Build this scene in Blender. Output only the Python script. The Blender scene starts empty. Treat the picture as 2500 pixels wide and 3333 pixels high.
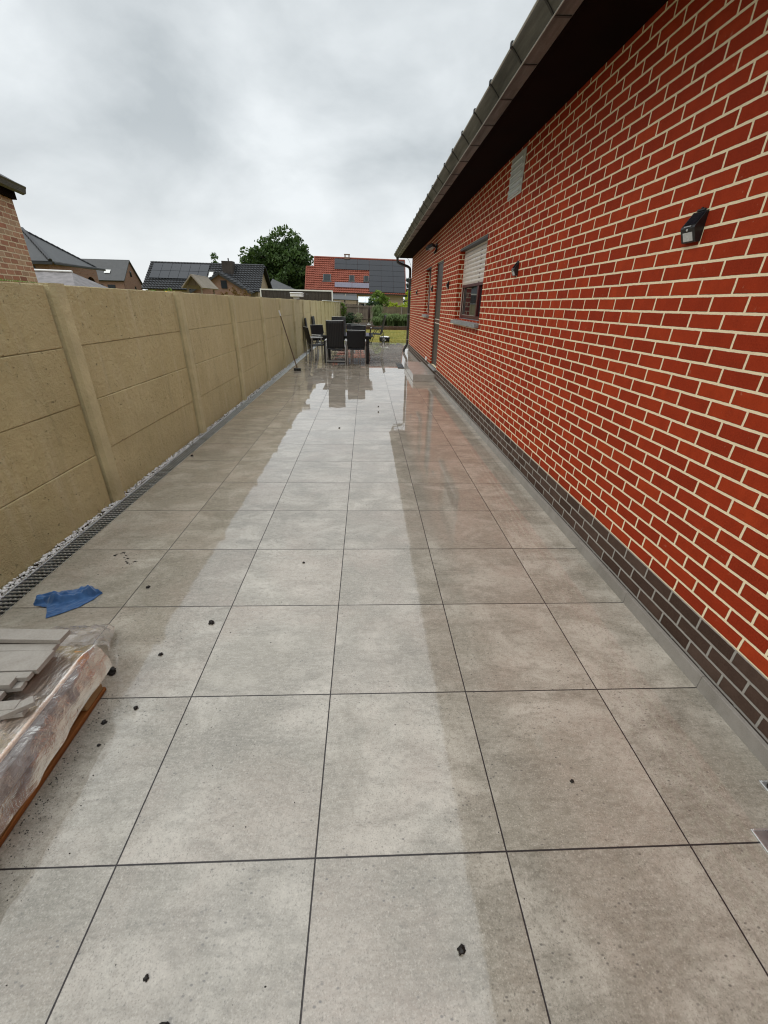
import bpy, math, random
from mathutils import Vector, Matrix, noise
random.seed(7)
R = math.radians
S = bpy.context.scene
COL = S.collection

# ------------------------------------------------------------------ camera
cam_d = bpy.data.cameras.new('camera')
cam = bpy.data.objects.new('camera', cam_d); COL.objects.link(cam); S.camera = cam
cam_d.sensor_fit = 'VERTICAL'; cam_d.sensor_height = 36.0; cam_d.lens = 36.0 * 1337.114 / 3333.0
cam_d.clip_start = 0.05; cam_d.clip_end = 3000
CP = Vector((0.15545, -0.65872, 1.53513))
yaw, pit, rol = 0.0489659, 0.467632, -0.0230938
fw = Vector((math.sin(yaw)*math.cos(pit), math.cos(yaw)*math.cos(pit), -math.sin(pit)))
rt = Vector((math.cos(yaw), -math.sin(yaw), 0)); dn = fw.cross(rt)
r2 = math.cos(rol)*rt + math.sin(rol)*dn; d2 = -math.sin(rol)*rt + math.cos(rol)*dn
cam.matrix_world = Matrix(((r2.x, -d2.x, -fw.x, CP.x), (r2.y, -d2.y, -fw.y, CP.y), (r2.z, -d2.z, -fw.z, CP.z), (0, 0, 0, 1)))

# ------------------------------------------------------------------ sky, sun, exposure
SUN_EL, SUN_AZ = R(50), R(238)      # soft sun behind the cloud, over the fence
W = bpy.data.worlds.new('World'); S.world = W; W.use_nodes = True
nt = W.node_tree; nt.nodes.clear()
def wn(t, **k):
    n = nt.nodes.new(t)
    for a, b in k.items(): setattr(n, a, b)
    return n
sky = wn('ShaderNodeTexSky', sky_type='NISHITA', sun_disc=False, sun_elevation=SUN_EL, sun_rotation=SUN_AZ, altitude=20, dust_density=3.0)
tc = wn('ShaderNodeTexCoord'); sep = wn('ShaderNodeSeparateXYZ'); nt.links.new(tc.outputs['Generated'], sep.inputs[0])
def wm(op, a, b=None, c=None):
    n = wn('ShaderNodeMath', operation=op)
    for i, v in enumerate((a, b, c)):
        if v is None: continue
        if isinstance(v, (int, float)): n.inputs[i].default_value = v
        else: nt.links.new(v, n.inputs[i])
    return n.outputs[0]
zz = wm('MAXIMUM', sep.outputs[2], 0.0); zd = wm('ADD', zz, 0.44)
comb = wn('ShaderNodeCombineXYZ')
nt.links.new(wm('DIVIDE', sep.outputs[0], zd), comb.inputs[0]); nt.links.new(wm('DIVIDE', sep.outputs[1], zd), comb.inputs[1])
n1 = wn('ShaderNodeTexNoise'); n1.inputs['Scale'].default_value = 2.1; n1.inputs['Detail'].default_value = 7; n1.inputs['Roughness'].default_value = 0.53; n1.inputs['Distortion'].default_value = 0.15
mp = wn('ShaderNodeMapping'); mp.inputs['Location'].default_value = (3.6, 5.2, 0); mp.inputs['Rotation'].default_value = (0, 0, R(25)); mp.inputs['Scale'].default_value = (1.05, 1.15, 1)
nt.links.new(comb.outputs[0], mp.inputs[0]); nt.links.new(mp.outputs[0], n1.inputs[0])
ramp = wn('ShaderNodeValToRGB'); nt.links.new(n1.outputs[0], ramp.inputs[0])
cr = ramp.color_ramp; cr.elements[0].position = 0.36; cr.elements[0].color = (4.35, 4.72, 4.9, 1); cr.elements[1].position = 0.66; cr.elements[1].color = (7.0, 7.35, 7.5, 1)
# clearer, brighter band low over the houses and a brighter top, as an overcast sky has
hz = wn('ShaderNodeMapRange'); nt.links.new(zz, hz.inputs[0]); hz.inputs[1].default_value = 0.02; hz.inputs[2].default_value = 0.26; hz.inputs[3].default_value = 0.85; hz.inputs[4].default_value = 0.0
mixh = wn('ShaderNodeMixRGB'); nt.links.new(hz.outputs[0], mixh.inputs[0]); nt.links.new(ramp.outputs[0], mixh.inputs[1]); mixh.inputs[2].default_value = (7.5, 7.75, 7.85, 1)
zen = wn('ShaderNodeMapRange'); nt.links.new(zz, zen.inputs[0]); zen.inputs[1].default_value = 0.45; zen.inputs[2].default_value = 1.0; zen.inputs[3].default_value = 1.0; zen.inputs[4].default_value = 2.8
mulz = wn('ShaderNodeVectorMath', operation='SCALE'); front = wm('MULTIPLY_ADD', sep.outputs[1], 0.22, 1.0); frz = wm('MULTIPLY_ADD', wm('SUBTRACT', front, 1.18), wm('GREATER_THAN', front, -9.0), 1.0)
nt.links.new(mixh.outputs[0], mulz.inputs[0]); nt.links.new(wm('MULTIPLY', zen.outputs[0], frz), mulz.inputs['Scale'])
mixs = wn('ShaderNodeMixRGB'); mixs.inputs[0].default_value = 0.93; nt.links.new(sky.outputs[0], mixs.inputs[1]); nt.links.new(mulz.outputs[0], mixs.inputs[2])
bg = wn('ShaderNodeBackground'); bg.inputs[1].default_value = 0.1; nt.links.new(mixs.outputs[0], bg.inputs[0])
wo = wn('ShaderNodeOutputWorld'); nt.links.new(bg.outputs[0], wo.inputs[0])
sl = bpy.data.lights.new('sun', 'SUN'); sl.energy = 1.15; sl.angle = R(42); sl.color = (1, 0.97, 0.92)
so = bpy.data.objects.new('sun', sl); COL.objects.link(so)
sdir = Vector((math.sin(SUN_AZ)*math.cos(SUN_EL), math.cos(SUN_AZ)*math.cos(SUN_EL), math.sin(SUN_EL)))
so.rotation_euler = sdir.to_track_quat('Z', 'Y').to_euler(); so.location = (0, 0, 30)
S.view_settings.view_transform = 'Standard'; S.view_settings.look = 'None'; S.view_settings.exposure = 0.32; S.view_settings.gamma = 1.0
S.cycles.max_bounces = 8; S.cycles.transparent_max_bounces = 16; S.cycles.use_denoising = True; S.cycles.filter_width = 1.15

# ------------------------------------------------------------------ materials
class NG:
    def __init__(s, name):
        s.m = bpy.data.materials.new(name); s.m.use_nodes = True; s.t = s.m.node_tree
        s.p = s.t.nodes['Principled BSDF']; s.out = s.t.nodes['Material Output']
    def n(s, t, **k):
        x = s.t.nodes.new(t)
        for a, b in k.items(): setattr(x, a, b)
        return x
    def l(s, a, b): s.t.links.new(a, b)
    def setv(s, sock, v):
        if isinstance(v, (int, float)): sock.default_value = v
        elif isinstance(v, tuple): sock.default_value = v if len(v) != 3 or sock.type == 'VECTOR' else v + (1,)
        else: s.l(v, sock)
    def math(s, op, *a, clamp=False):
        x = s.n('ShaderNodeMath', operation=op, use_clamp=clamp)
        for i, v in enumerate(a): s.setv(x.inputs[i], v)
        return x.outputs[0]
    def mix(s, f, a, b, bt='MIX'):
        x = s.n('ShaderNodeMixRGB', blend_type=bt)
        for i, v in enumerate((f, a, b)): s.setv(x.inputs[i], v)
        return x.outputs[0]
    def noise(s, vec, scale, detail=4, rough=.5, dist=0.0, color=False):
        x = s.n('ShaderNodeTexNoise'); s.l(vec, x.inputs['Vector'])
        x.inputs['Scale'].default_value = scale; x.inputs['Detail'].default_value = detail
        x.inputs['Roughness'].default_value = rough; x.inputs['Distortion'].default_value = dist
        return x.outputs[1 if color else 0]
    def rng(s, v, a, b, c=0.0, d=1.0):
        x = s.n('ShaderNodeMapRange'); s.setv(x.inputs[0], v)
        for i, q in enumerate((a, b, c, d)): s.setv(x.inputs[i+1], q)
        return x.outputs[0]
    def pos(s, space='object'):
        if space == 'world': return s.n('ShaderNodeNewGeometry').outputs['Position']
        return s.n('ShaderNodeTexCoord').outputs['Object']
    def map(s, vec, scale=(1, 1, 1), loc=(0, 0, 0), rot=(0, 0, 0)):
        x = s.n('ShaderNodeMapping'); s.l(vec, x.inputs[0]); x.inputs['Scale'].default_value = scale; x.inputs['Location'].default_value = loc; x.inputs['Rotation'].default_value = rot
        return x.outputs[0]
    def xyz(s, vec):
        x = s.n('ShaderNodeSeparateXYZ'); s.l(vec, x.inputs[0]); return x.outputs
    def vec(s, *a):
        x = s.n('ShaderNodeCombineXYZ')
        for i, v in enumerate(a): s.setv(x.inputs[i], v)
        return x.outputs[0]
    def bump(s, h, dist=.01, strength=1.0, nrm=None):
        x = s.n('ShaderNodeBump'); x.inputs['Distance'].default_value = dist; s.setv(x.inputs['Strength'], strength)
        s.l(h, x.inputs['Height'])
        if nrm is not None: s.l(nrm, x.inputs['Normal'])
        return x.outputs[0]
    def fin(s, base=None, rough=None, nrm=None, metal=None, spec=None, **k):
        i = s.p.inputs
        for nm, v in (('Base Color', base), ('Roughness', rough), ('Normal', nrm), ('Metallic', metal), ('Specular IOR Level', spec)):
            if v is not None: s.setv(i[nm], v)
        for nm, v in k.items(): s.setv(i[nm.replace('_', ' ')], v)
        return s.m

def m_plain(name, col, rough=.6, metal=0.0, var=.25, scale=6.0, bump=0.0, bscale=60, spec=.5, dirt=None):
    g = NG(name); v = g.pos(); n = g.noise(v, scale, 5, .6)
    c = g.mix(g.rng(n, .3, .7), tuple(x*(1-var) for x in col), tuple(min(1, x*(1+var)) for x in col))
    if dirt: c = g.mix(g.rng(g.noise(v, scale*.45, 6, .65), .52, .72), c, dirt)
    nr = g.bump(g.noise(v, bscale, 4, .6), bump) if bump else None
    return g.fin(c, g.rng(n, .2, .8, max(.02, rough-.1), min(1, rough+.1)), nr, metal, spec)

def m_brick(name, cols, mortar, w=.2, h=.0695, j=.0067, off=(0, 0), space='world', wob=.0020, bump=.004, smear=0.4, rough=.8):
    """running-bond brick on any axis-aligned wall"""
    g = NG(name)
    if space == 'world':
        ge = g.n('ShaderNodeNewGeometry'); p = ge.outputs['Position']; nr = ge.outputs['True Normal']
    else:
        t = g.n('ShaderNodeTexCoord'); p = t.outputs['Object']; nr = t.outputs['Normal']
    x, y, z = g.xyz(p); nx = g.math('ABSOLUTE', g.xyz(nr)[0])
    isx = g.math('GREATER_THAN', nx, .6)
    u = g.math('ADD', g.math('MULTIPLY', y, isx), g.math('MULTIPLY', x, g.math('SUBTRACT', 1.0, isx)))
    nd = g.noise(p, 38, 3, .6, color=True); nds = g.xyz(nd)
    nl = g.xyz(g.noise(p, 4, 2, .5, color=True))
    uu = g.math('ADD', g.math('ADD', u, -off[0]+40*w), g.math('ADD', g.math('MULTIPLY', g.math('SUBTRACT', nds[0], .5), wob*2.2), g.math('MULTIPLY', g.math('SUBTRACT', nl[0], .5), wob*3)))
    vv = g.math('ADD', g.math('ADD', z, -off[1]+40*h), g.math('ADD', g.math('MULTIPLY', g.math('SUBTRACT', nds[1], .5), wob*1.8), g.math('MULTIPLY', g.math('SUBTRACT', nl[1], .5), wob*2.5)))
    b = g.n('ShaderNodeTexBrick'); b.offset = .5; b.squash = 1.0
    g.l(g.vec(uu, vv, 0.0), b.inputs['Vector'])
    for k, val in (('Scale', 1.0), ('Mortar Size', j), ('Mortar Smooth', .25), ('Bias', 0.0), ('Brick Width', w), ('Row Height', h)): b.inputs[k].default_value = val
    b.inputs['Color1'].default_value = (0, 0, 0, 1); b.inputs['Color2'].default_value = (1, 1, 1, 1); b.inputs['Mortar'].default_value = (.5, .5, .5, 1)
    rp = g.n('ShaderNodeValToRGB'); g.l(b.outputs['Color'], rp.inputs[0])
    els = rp.color_ramp.elements
    while len(els) < len(cols): els.new(.5)
    for i, c in enumerate(cols): els[i].position = i/(len(cols)-1); els[i].color = c + (1,)
    fine = g.noise(p, 150, 5, .7); mid = g.noise(p, 14, 5, .6)
    bc = g.mix(g.rng(mid, .3, .75, 0, .5), rp.outputs[0], tuple(c*.62 for c in cols[0]))
    bc = g.mix(g.rng(fine, .35, .75, 0, .35), bc, tuple(min(1, c*1.35+.01) for c in cols[-1]))
    # thin mortar smears left on some brick faces, soot specks
    bc = g.mix(g.math('MULTIPLY', g.rng(g.noise(p, 23, 6, .75), .64, .82), smear), bc, tuple(c*.8 for c in mortar))
    mc = g.mix(g.rng(g.noise(p, 55, 5, .7), .3, .75), tuple(c*.86 for c in mortar), mortar)
    mc = g.mix(g.rng(g.noise(p, 2.2, 4, .6), .55, .8, 0, .35), mc, tuple(c*.6 for c in mortar))
    col = g.mix(b.outputs['Fac'], bc, mc)
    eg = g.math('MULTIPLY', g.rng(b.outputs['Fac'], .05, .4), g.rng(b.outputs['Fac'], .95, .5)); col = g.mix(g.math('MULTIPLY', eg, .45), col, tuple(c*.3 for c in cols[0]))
    hgt = g.math('ADD', g.math('MULTIPLY', b.outputs['Fac'], -1.0), g.math('MULTIPLY', fine, .22))
    return g.fin(col, rough, g.bump(hgt, bump), spec=.12)

def m_patio():
    g = NG('wet_patio_tile'); p = g.pos('world'); x, y, z = g.xyz(p)
    T = .6
    def edge(a):
        f = g.math('FRACT', g.math('ADD', g.math('DIVIDE', a, T), 100.0))
        return g.math('MULTIPLY', g.math('MINIMUM', f, g.math('SUBTRACT', 1.0, f)), T)
    nj = g.math('MULTIPLY', g.math('SUBTRACT', g.noise(p, 30, 3), .5), .0012)
    d = g.math('ADD', g.math('MINIMUM', edge(x), edge(y)), nj)
    joint = g.rng(d, .0017, .0027, 1, 0)
    idv = g.vec(g.math('FLOOR', g.math('DIVIDE', x, T)), g.math('FLOOR', g.math('DIVIDE', y, T)), 0.0)
    wn_ = g.n('ShaderNodeTexWhiteNoise', noise_dimensions='3D'); g.l(idv, wn_.inputs[0])
    ofs = g.n('ShaderNodeVectorMath', operation='MULTIPLY_ADD'); g.l(wn_.outputs['Color'], ofs.inputs[0]); ofs.inputs[1].default_value = (9, 9, 9); g.l(p, ofs.inputs[2])
    q = ofs.outputs[0]
    cloud = g.noise(q, 2.6, 6, .62, .8); cloud2 = g.noise(g.map(q, (1.6, 4.5, 1)), 1.9, 6, .66, .4)
    streak = g.noise(g.map(q, (26, 85, 1)), 1.0, 4, .7); grain = g.noise(q, 210, 3, .75); nearf = g.rng(y, 3, 9, 1, .08)
    c = g.mix(g.rng(cloud, .42, .60), (.275, .25, .20), (.475, .44, .375))
    c = g.mix(g.rng(cloud2, .45, .66, 0, .95), c, (.215, .195, .155))
    c = g.mix(g.rng(g.noise(q, 1.7, 4, .6, .5), .48, .68, 0, .6), c, (.37, .30, .245))
    c = g.mix(g.math('MULTIPLY', g.rng(streak, .36, .72, 0, .5), g.rng(y, 6, 12, 1, .3)), c, (.49, .455, .39))
    c = g.mix(g.math('MULTIPLY', g.rng(grain, .45, .25, 0, .9), nearf), c, (.14, .13, .11))
    c = g.mix(g.math('MULTIPLY', g.rng(grain, .56, .75, 0, .6), nearf), c, (.63, .59, .51))
    mot = g.noise(q, 48, 4, .65); mot2 = g.noise(q, 105, 3, .7)
    c = g.mix(g.math('MULTIPLY', g.rng(mot, .50, .30, 0, .45), g.rng(y, 4, 12, 1, .2)), c, (.20, .18, .145)); c = g.mix(g.math('MULTIPLY', g.rng(mot2, .55, .75, 0, .35), nearf), c, (.60, .56, .48)); c = g.mix(g.math('MULTIPLY', g.rng(mot2, .42, .26, 0, .42), nearf), c, (.17, .15, .12))
    # small dark pits of the stone print
    vo = g.n('ShaderNodeTexVoronoi'); g.l(g.map(q, (36, 60, 1)), vo.inputs['Vector']); vo.inputs['Scale'].default_value = 1.0
    pit = g.math('MULTIPLY', g.rng(vo.outputs['Distance'], .1, .2, 1, 0), g.rng(g.noise(q, 5, 3), .46, .60))
    c = g.mix(g.math('MULTIPLY', g.math('MULTIPLY', pit, .75), nearf), c, (.11, .10, .09))
    bri = g.rng(wn_.outputs['Value'], 0, 1, .93, 1.06)
    hs = g.n('ShaderNodeHueSaturation'); g.l(c, hs.inputs['Color']); g.l(bri, hs.inputs['Value']); c = hs.outputs[0]
    # rain-soaked and darker towards the far end, drying near the camera
    wet = g.rng(g.math('ADD', y, g.math('MULTIPLY', g.noise(p, 1.2, 4), 2.0)), 2.6, 7.5)
    c = g.mix(g.math('MULTIPLY', wet, .6), c, g.mix(1.0, c, (.88, .78, .70), 'MULTIPLY'))
    c = g.mix(joint, c, (.032, .027, .027))
    h = g.math('ADD', g.math('MULTIPLY', joint, -1.0), g.math('MULTIPLY', streak, .06))
    nr = g.bump(h, .0025, g.rng(y, 5, 11, 1, 0))
    rip = g.math('ADD', g.math('MULTIPLY', g.noise(p, 5, 2, .5), g.rng(y, 5, 14, 1, .35)), g.math('MULTIPLY', g.math('MULTIPLY', g.noise(p, 30, 3, .55), .17), g.rng(y, 3, 8, 1, 0)))
    cn = g.bump(g.math('ADD', rip, g.math('MULTIPLY', joint, -.35)), .0007, g.rng(y, 5, 12, 1, .06))
    g.fin(c, .55, nr, spec=.2)
    i = g.p.inputs; g.l(g.math('MULTIPLY_ADD', joint, -.8, 1.0), i['Coat Weight']); g.l(g.rng(wet, 0, 1, 1.72, 3.3), i['Coat IOR'])
    g.l(cn, i['Coat Normal']); g.l(g.rng(wet, 0, .5, .05, .012), i['Coat Roughness'])
    return g.m

def m_stone_tile(name='stone_look_tile', coat=.7, dark=1.0):
    g = NG(name); q = g.pos('world')
    c = g.mix(g.rng(g.noise(q, 5, 6, .65, .6), .35, .68), tuple(v*dark for v in (.27, .245, .21)), tuple(v*dark for v in (.42, .39, .35)))
    c = g.mix(g.rng(g.noise(q, 200, 3, .7), .35, .7, 0, .5), c, tuple(v*dark for v in (.5, .47, .43)))
    g.fin(c, .5, g.bump(g.noise(q, 120, 3), .0006), spec=.3)
    g.p.inputs['Coat Weight'].default_value = coat; g.p.inputs['Coat Roughness'].default_value = .06
    return g.m

def m_fence():
    g = NG('coated_rough_concrete'); p = g.pos('world'); x, y, z = g.xyz(p)
    big = g.noise(p, 1.4, 5, .6); mid = g.noise(p, 9, 6, .65)
    c = g.mix(g.rng(big, .35, .65), (.52, .43, .215), (.60, .505, .275))
    c = g.mix(g.rng(mid, .35, .75, 0, .4), c, (.44, .345, .18))
    st = g.noise(g.map(p, (9, 9, .9)), 1.0, 5, .65)
    c = g.mix(g.rng(st, .52, .74, 0, .45), c, (.68, .60, .40))
    c = g.mix(g.rng(g.noise(g.map(p, (5, 5, .7)), 1.3, 5, .7), .54, .74, 0, .5), c, (.33, .27, .14))
    pits = g.noise(p, 42, 3, .6); deep = g.noise(g.map(p, (1, 1, 1.4)), 11, 4, .6)
    pocks = g.math('MULTIPLY', g.rng(pits, .36, .24), g.rng(deep, .48, .6))
    c = g.mix(g.math('MULTIPLY', pocks, .6), c, (.26, .20, .10))
    lump = g.noise(p, 75, 5, .7)
    area = g.rng(g.noise(p, 1.1, 3, .5), .36, .62, .35, 1.0)
    h = g.math('ADD', g.math('MULTIPLY', g.math('MULTIPLY', lump, area), .8), g.math('MULTIPLY', pocks, -1.6))
    h = g.math('ADD', h, g.math('MULTIPLY', g.noise(p, 24, 4, .6), .8))
    return g.fin(c, .62, g.bump(h, .016, 1.0), spec=.4)

def m_roof(name, col, rough=.45, spec=.5):
    g = NG(name); v = g.pos(); n = g.noise(v, 2.5, 5, .6); f = g.noise(v, 25, 4, .7)
    c = g.mix(g.rng(n, .3, .7), tuple(x*.8 for x in col), tuple(x*1.2 for x in col))
    c = g.mix(g.rng(f, .4, .8, 0, .4), c, tuple(x*.6 for x in col))
    return g.fin(c, rough, spec=spec)

def m_wood(name, c1, c2, axis=2, scale=3.0, rough=.7):
    g = NG(name); v = g.pos(); s = [scale*9]*3; s[axis] = scale*.6
    n = g.noise(g.map(v, tuple(s)), 1.0, 6, .65, .3); b = g.noise(v, scale*.8, 4)
    c = g.mix(g.rng(n, .3, .7), c1, c2); c = g.mix(g.rng(b, .4, .7, 0, .5), c, tuple(x*.55 for x in c1))
    return g.fin(c, rough, g.bump(n, .002), spec=.3)

def m_leaf(name, c1, c2, sc=.9, trans=.25):
    g = NG(name); p = g.pos('world')
    c = g.mix(g.rng(g.noise(p, sc, 4, .6), .35, .65), c1, c2)
    c = g.mix(g.rng(g.noise(p, sc*14, 2, .6), .35, .7, 0, .5), c, tuple(x*1.5 for x in c2))
    g.fin(c, .55, spec=.35)
    tr = g.n('ShaderNodeBsdfTranslucent'); g.l(c, tr.inputs[0])
    mx = g.n('ShaderNodeMixShader'); mx.inputs[0].default_value = trans
    g.l(g.p.outputs[0], mx.inputs[1]); g.l(tr.outputs[0], mx.inputs[2]); g.l(mx.outputs[0], g.out.inputs[0])
    return g.m

def m_glass(name, col=(.02, .025, .03), rough=.03):
    g = NG(name); return g.fin(col, rough, spec=.35)

def m_film():
    g = NG('clear_wrap_film'); p = g.pos('world')
    cre = g.noise(g.map(p, (1, .6, 1)), 40, 5, .65, .8); big = g.noise(p, 9, 4, .6, 1.5)
    nr = g.bump(g.math('ADD', cre, g.math('MULTIPLY', big, 1.5)), .0045)
    gl = g.n('ShaderNodeBsdfGlossy'); gl.inputs['Roughness'].default_value = .22; gl.inputs['Color'].default_value = (1, .97, .93, 1); g.l(nr, gl.inputs['Normal'])
    df = g.n('ShaderNodeBsdfDiffuse'); df.inputs['Color'].default_value = (.84, .81, .79, 1); g.l(nr, df.inputs['Normal'])
    tp = g.n('ShaderNodeBsdfTransparent'); tp.inputs[0].default_value = (.97, .93, .9, 1)
    fr = g.n('ShaderNodeFresnel'); fr.inputs[0].default_value = 1.42; g.l(nr, fr.inputs['Normal'])
    m1 = g.n('ShaderNodeMixShader'); g.l(g.rng(g.math('ADD', cre, g.math('MULTIPLY', big, .4)), .5, 1.0, .10, .36), m1.inputs[0]); g.l(tp.outputs[0], m1.inputs[1]); g.l(df.outputs[0], m1.inputs[2])
    m2 = g.n('ShaderNodeMixShader'); g.l(g.math('MINIMUM', g.math('MULTIPLY', fr.outputs[0], 1.35), 1.0), m2.inputs[0]); g.l(m1.outputs[0], m2.inputs[1]); g.l(gl.outputs[0], m2.inputs[2])
    g.l(m2.outputs[0], g.out.inputs[0]); return g.m

def m_stripe(name, c1, c2, n_per_m, axis=0, rough=.6, bump=.001):
    g = NG(name); v = g.xyz(g.pos())
    s = g.math('SINE', g.math('MULTIPLY', v[axis], n_per_m*math.tau)); f = g.rng(s, -1, 1)
    f2 = g.noise(g.pos(), 300, 2)
    return g.fin(g.mix(g.math('MULTIPLY', f, g.rng(f2, .2, .7, .5, 1)), c1, c2), rough, g.bump(f, bump), spec=.4)

M = {}
M['patio'] = m_patio()
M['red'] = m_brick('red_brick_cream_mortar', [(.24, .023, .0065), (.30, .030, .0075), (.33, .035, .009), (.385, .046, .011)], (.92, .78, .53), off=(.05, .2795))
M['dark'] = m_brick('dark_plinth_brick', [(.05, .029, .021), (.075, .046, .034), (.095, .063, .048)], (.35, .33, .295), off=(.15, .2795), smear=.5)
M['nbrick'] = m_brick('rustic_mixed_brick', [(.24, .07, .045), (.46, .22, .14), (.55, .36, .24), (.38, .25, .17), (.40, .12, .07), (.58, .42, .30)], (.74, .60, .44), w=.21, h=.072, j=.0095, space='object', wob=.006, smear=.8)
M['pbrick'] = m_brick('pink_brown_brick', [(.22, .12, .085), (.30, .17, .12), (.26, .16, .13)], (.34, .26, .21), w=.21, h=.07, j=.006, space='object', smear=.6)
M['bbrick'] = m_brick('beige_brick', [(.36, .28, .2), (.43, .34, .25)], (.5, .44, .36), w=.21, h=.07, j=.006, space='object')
M['fence'] = m_fence(); M['post'] = m_plain('paler_concrete_post', (.58, .50, .29), .65, 0, .14, 5, .006, 60, .4, (.42, .35, .19))
M['tile'] = m_stone_tile()
M['skirt'] = m_stone_tile('stone_skirting', .25, .72); M['tiledry'] = m_stone_tile('stone_tile_offcut', .1, .92)
M['soffit'] = m_plain('dark_stained_soffit', (.009, .004, .003), .95, 0, .3, 4, 0, 60, .04)
M['zinc'] = m_plain('weathered_zinc', (.20, .205, .195), .42, .55, .4, 5, .0006, 90, dirt=(.10, .105, .095))
def m_zinc():
    g = NG('weathered_zinc_sheet'); p = g.pos('world')
    n = g.noise(g.map(p, (14, 1.3, 14)), 1.0, 6, .65); f = g.noise(p, 70, 4, .7)
    c = g.mix(g.rng(n, .35, .68), (.045, .048, .045), (.17, .175, .165)); c = g.mix(g.rng(f, .4, .75, 0, .4), c, (.06, .06, .055))
    return g.fin(c, g.rng(n, .3, .7, .5, .34), g.bump(f, .0008), .35, .5)
M['zinc'] = m_zinc()
M['zincedge'] = m_plain('zinc_edge_highlight', (.42, .42, .38), .4, .5, .2)
M['zincdark'] = m_plain('dark_zinc_seam', (.035, .035, .033), .5, .3)
M['galv'] = m_plain('galvanised_steel', (.42, .44, .45), .38, .85, .25, 14)
M['galvb'] = m_plain('bright_galvanised_edge', (.75, .77, .78), .3, .8, .1)
M['black'] = m_plain('black_plastic', (.012, .012, .013), .35, 0, .3)
M['blackhole'] = m_plain('dark_gap', (.006, .006, .006), .9)
M['led'] = m_plain('pale_led_panel', (.55, .57, .56), .25, 0, .08, 40, .0008, 300)
M['pvcell'] = m_plain('solar_cell', (.018, .017, .022), .12, 0, .2, 30)
M['maroon'] = m_plain('maroon_frame', (.07, .012, .014), .32, 0, .3)
M['shutter'] = m_plain('cream_shutter', (.66, .60, .53), .32, 0, .06, 9)
M['beige'] = m_plain('beige_guide', (.62, .54, .45), .45, 0, .1)
M['bluestone'] = m_plain('grey_bluestone', (.24, .25, .25), .4, 0, .3, 22, .001, 120)
M['ventgrey'] = m_plain('grey_vent', (.55, .58, .55), .5, 0, .1)
M['door'] = m_plain('dark_grey_door', (.052, .045, .038), .38, 0, .2)
M['white'] = m_plain('white_plastic', (.78, .78, .76), .4, 0, .08)
M['glass'] = m_glass('dark_window_glass')
M['pipe'] = m_plain('dark_grey_pipe', (.045, .043, .04), .4, .2, .35, 6)
M['blackroof'] = m_roof('black_glazed_roof_tile', (.042, .044, .049), .5, .35)
M['slate'] = m_roof('dark_slate', (.05, .052, .054), .55)
M['redroof'] = m_roof('red_clay_tile', (.27, .082, .054), .65, .2)
M['membrane'] = m_plain('grey_roofing_felt', (.21, .195, .195), .75, 0, .3, 7, .003, 120)
M['pv'] = m_stripe('pv_module', (.014, .015, .019), (.026, .028, .036), 9, 0, .16, .0)
M['pvblue'] = m_plain('solar_collector', (.16, .15, .2), .2, 0, .15)
M['skyglass'] = m_plain('skylight_glass', (.02, .024, .026), .3, 0, .2, 6, 0, 60, .2)
M['textile'] = m_plain('black_textilene', (.009, .009, .0105), .6, 0, .25, 180, .0006, 400, .3)
M['stripe'] = m_stripe('striped_textilene', (.006, .006, .007), (.021, .020, .020), 22, 0, .6)
M['brownweave'] = m_stripe('brown_weave', (.022, .012, .009), (.045, .024, .018), 60, 2, .6)
M['alu'] = m_plain('grey_aluminium', (.36, .36, .35), .35, .7, .15)
M['charcoal'] = m_plain('charcoal_frame', (.018, .018, .019), .4, .3, .2)
M['tableglass'] = m_glass('wet_grey_table_top', (.03, .034, .037), .04)
M['armgrey'] = m_plain('grey_armrest', (.5, .5, .49), .35, 0, .1)
M['blue'] = None
M['wetwood'] = m_wood('wet_orange_pallet_wood', (.16, .055, .014), (.34, .13, .03), 1, 4)
M['blockwood'] = m_wood('pale_pallet_block', (.24, .14, .06), (.42, .27, .12), 1, 5)
M['film'] = m_film()
M['soil'] = m_plain('wet_dark_soil', (.011, .008, .006), .6, 0, .5, 60, .004, 90)
M['pebble'] = m_plain('white_pebble', (.82, .81, .80), .5, 0, .2, 30)
M['mulch'] = m_plain('bed_soil', (.05, .035, .022), .9, 0, .4, 8, .02, 20)
M['greywood'] = m_wood('weathered_fence_wood', (.15, .12, .09), (.28, .23, .175), 2, 2)
M['palewood'] = m_wood('pale_weathered_wood', (.22, .19, .145), (.33, .285, .225), 2, 2)
M['darkboard'] = m_wood('dark_stained_board', (.035, .028, .024), (.09, .075, .065), 2, 2)
M['edgewood'] = m_wood('rusty_edging_wood', (.085, .045, .03), (.14, .085, .06), 2, 3)
M['reed'] = m_wood('reed_mat', (.15, .12, .075), (.24, .2, .12), 2, 3)
M['handle'] = m_wood('broom_handle_wood', (.13, .085, .05), (.2, .14, .09), 2, 4, .45)
M['leaf'] = m_leaf('tree_leaf', (.030, .058, .016), (.068, .12, .026), .5)
M['leafdark'] = m_leaf('dark_leaf', (.02, .045, .018), (.045, .085, .026), 1.2)
M['leafmid'] = m_leaf('shrub_leaf', (.075, .14, .022), (.17, .26, .04), 1.6)
M['leafyel'] = m_leaf('yellow_leaf', (.24, .32, .02), (.42, .50, .04), 2)
M['leafrust'] = m_leaf('rusty_leaf', (.10, .06, .02), (.2, .12, .03), 2)
M['leafpale'] = m_leaf('variegated_leaf', (.14, .18, .07), (.45, .46, .3), 5)
M['leafblue'] = m_leaf('conifer_leaf', (.02, .035, .03), (.04, .06, .05), 1)
M['blade'] = m_leaf('grass_blade', (.06, .11, .03), (.15, .21, .07), 2.5, .3)
M['lawnblade'] = m_leaf('lawn_blade', (.15, .16, .03), (.34, .28, .06), .8, .2)
M['bark'] = m_wood('bark', (.06, .045, .035), (.12, .095, .075), 2, 3)
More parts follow.
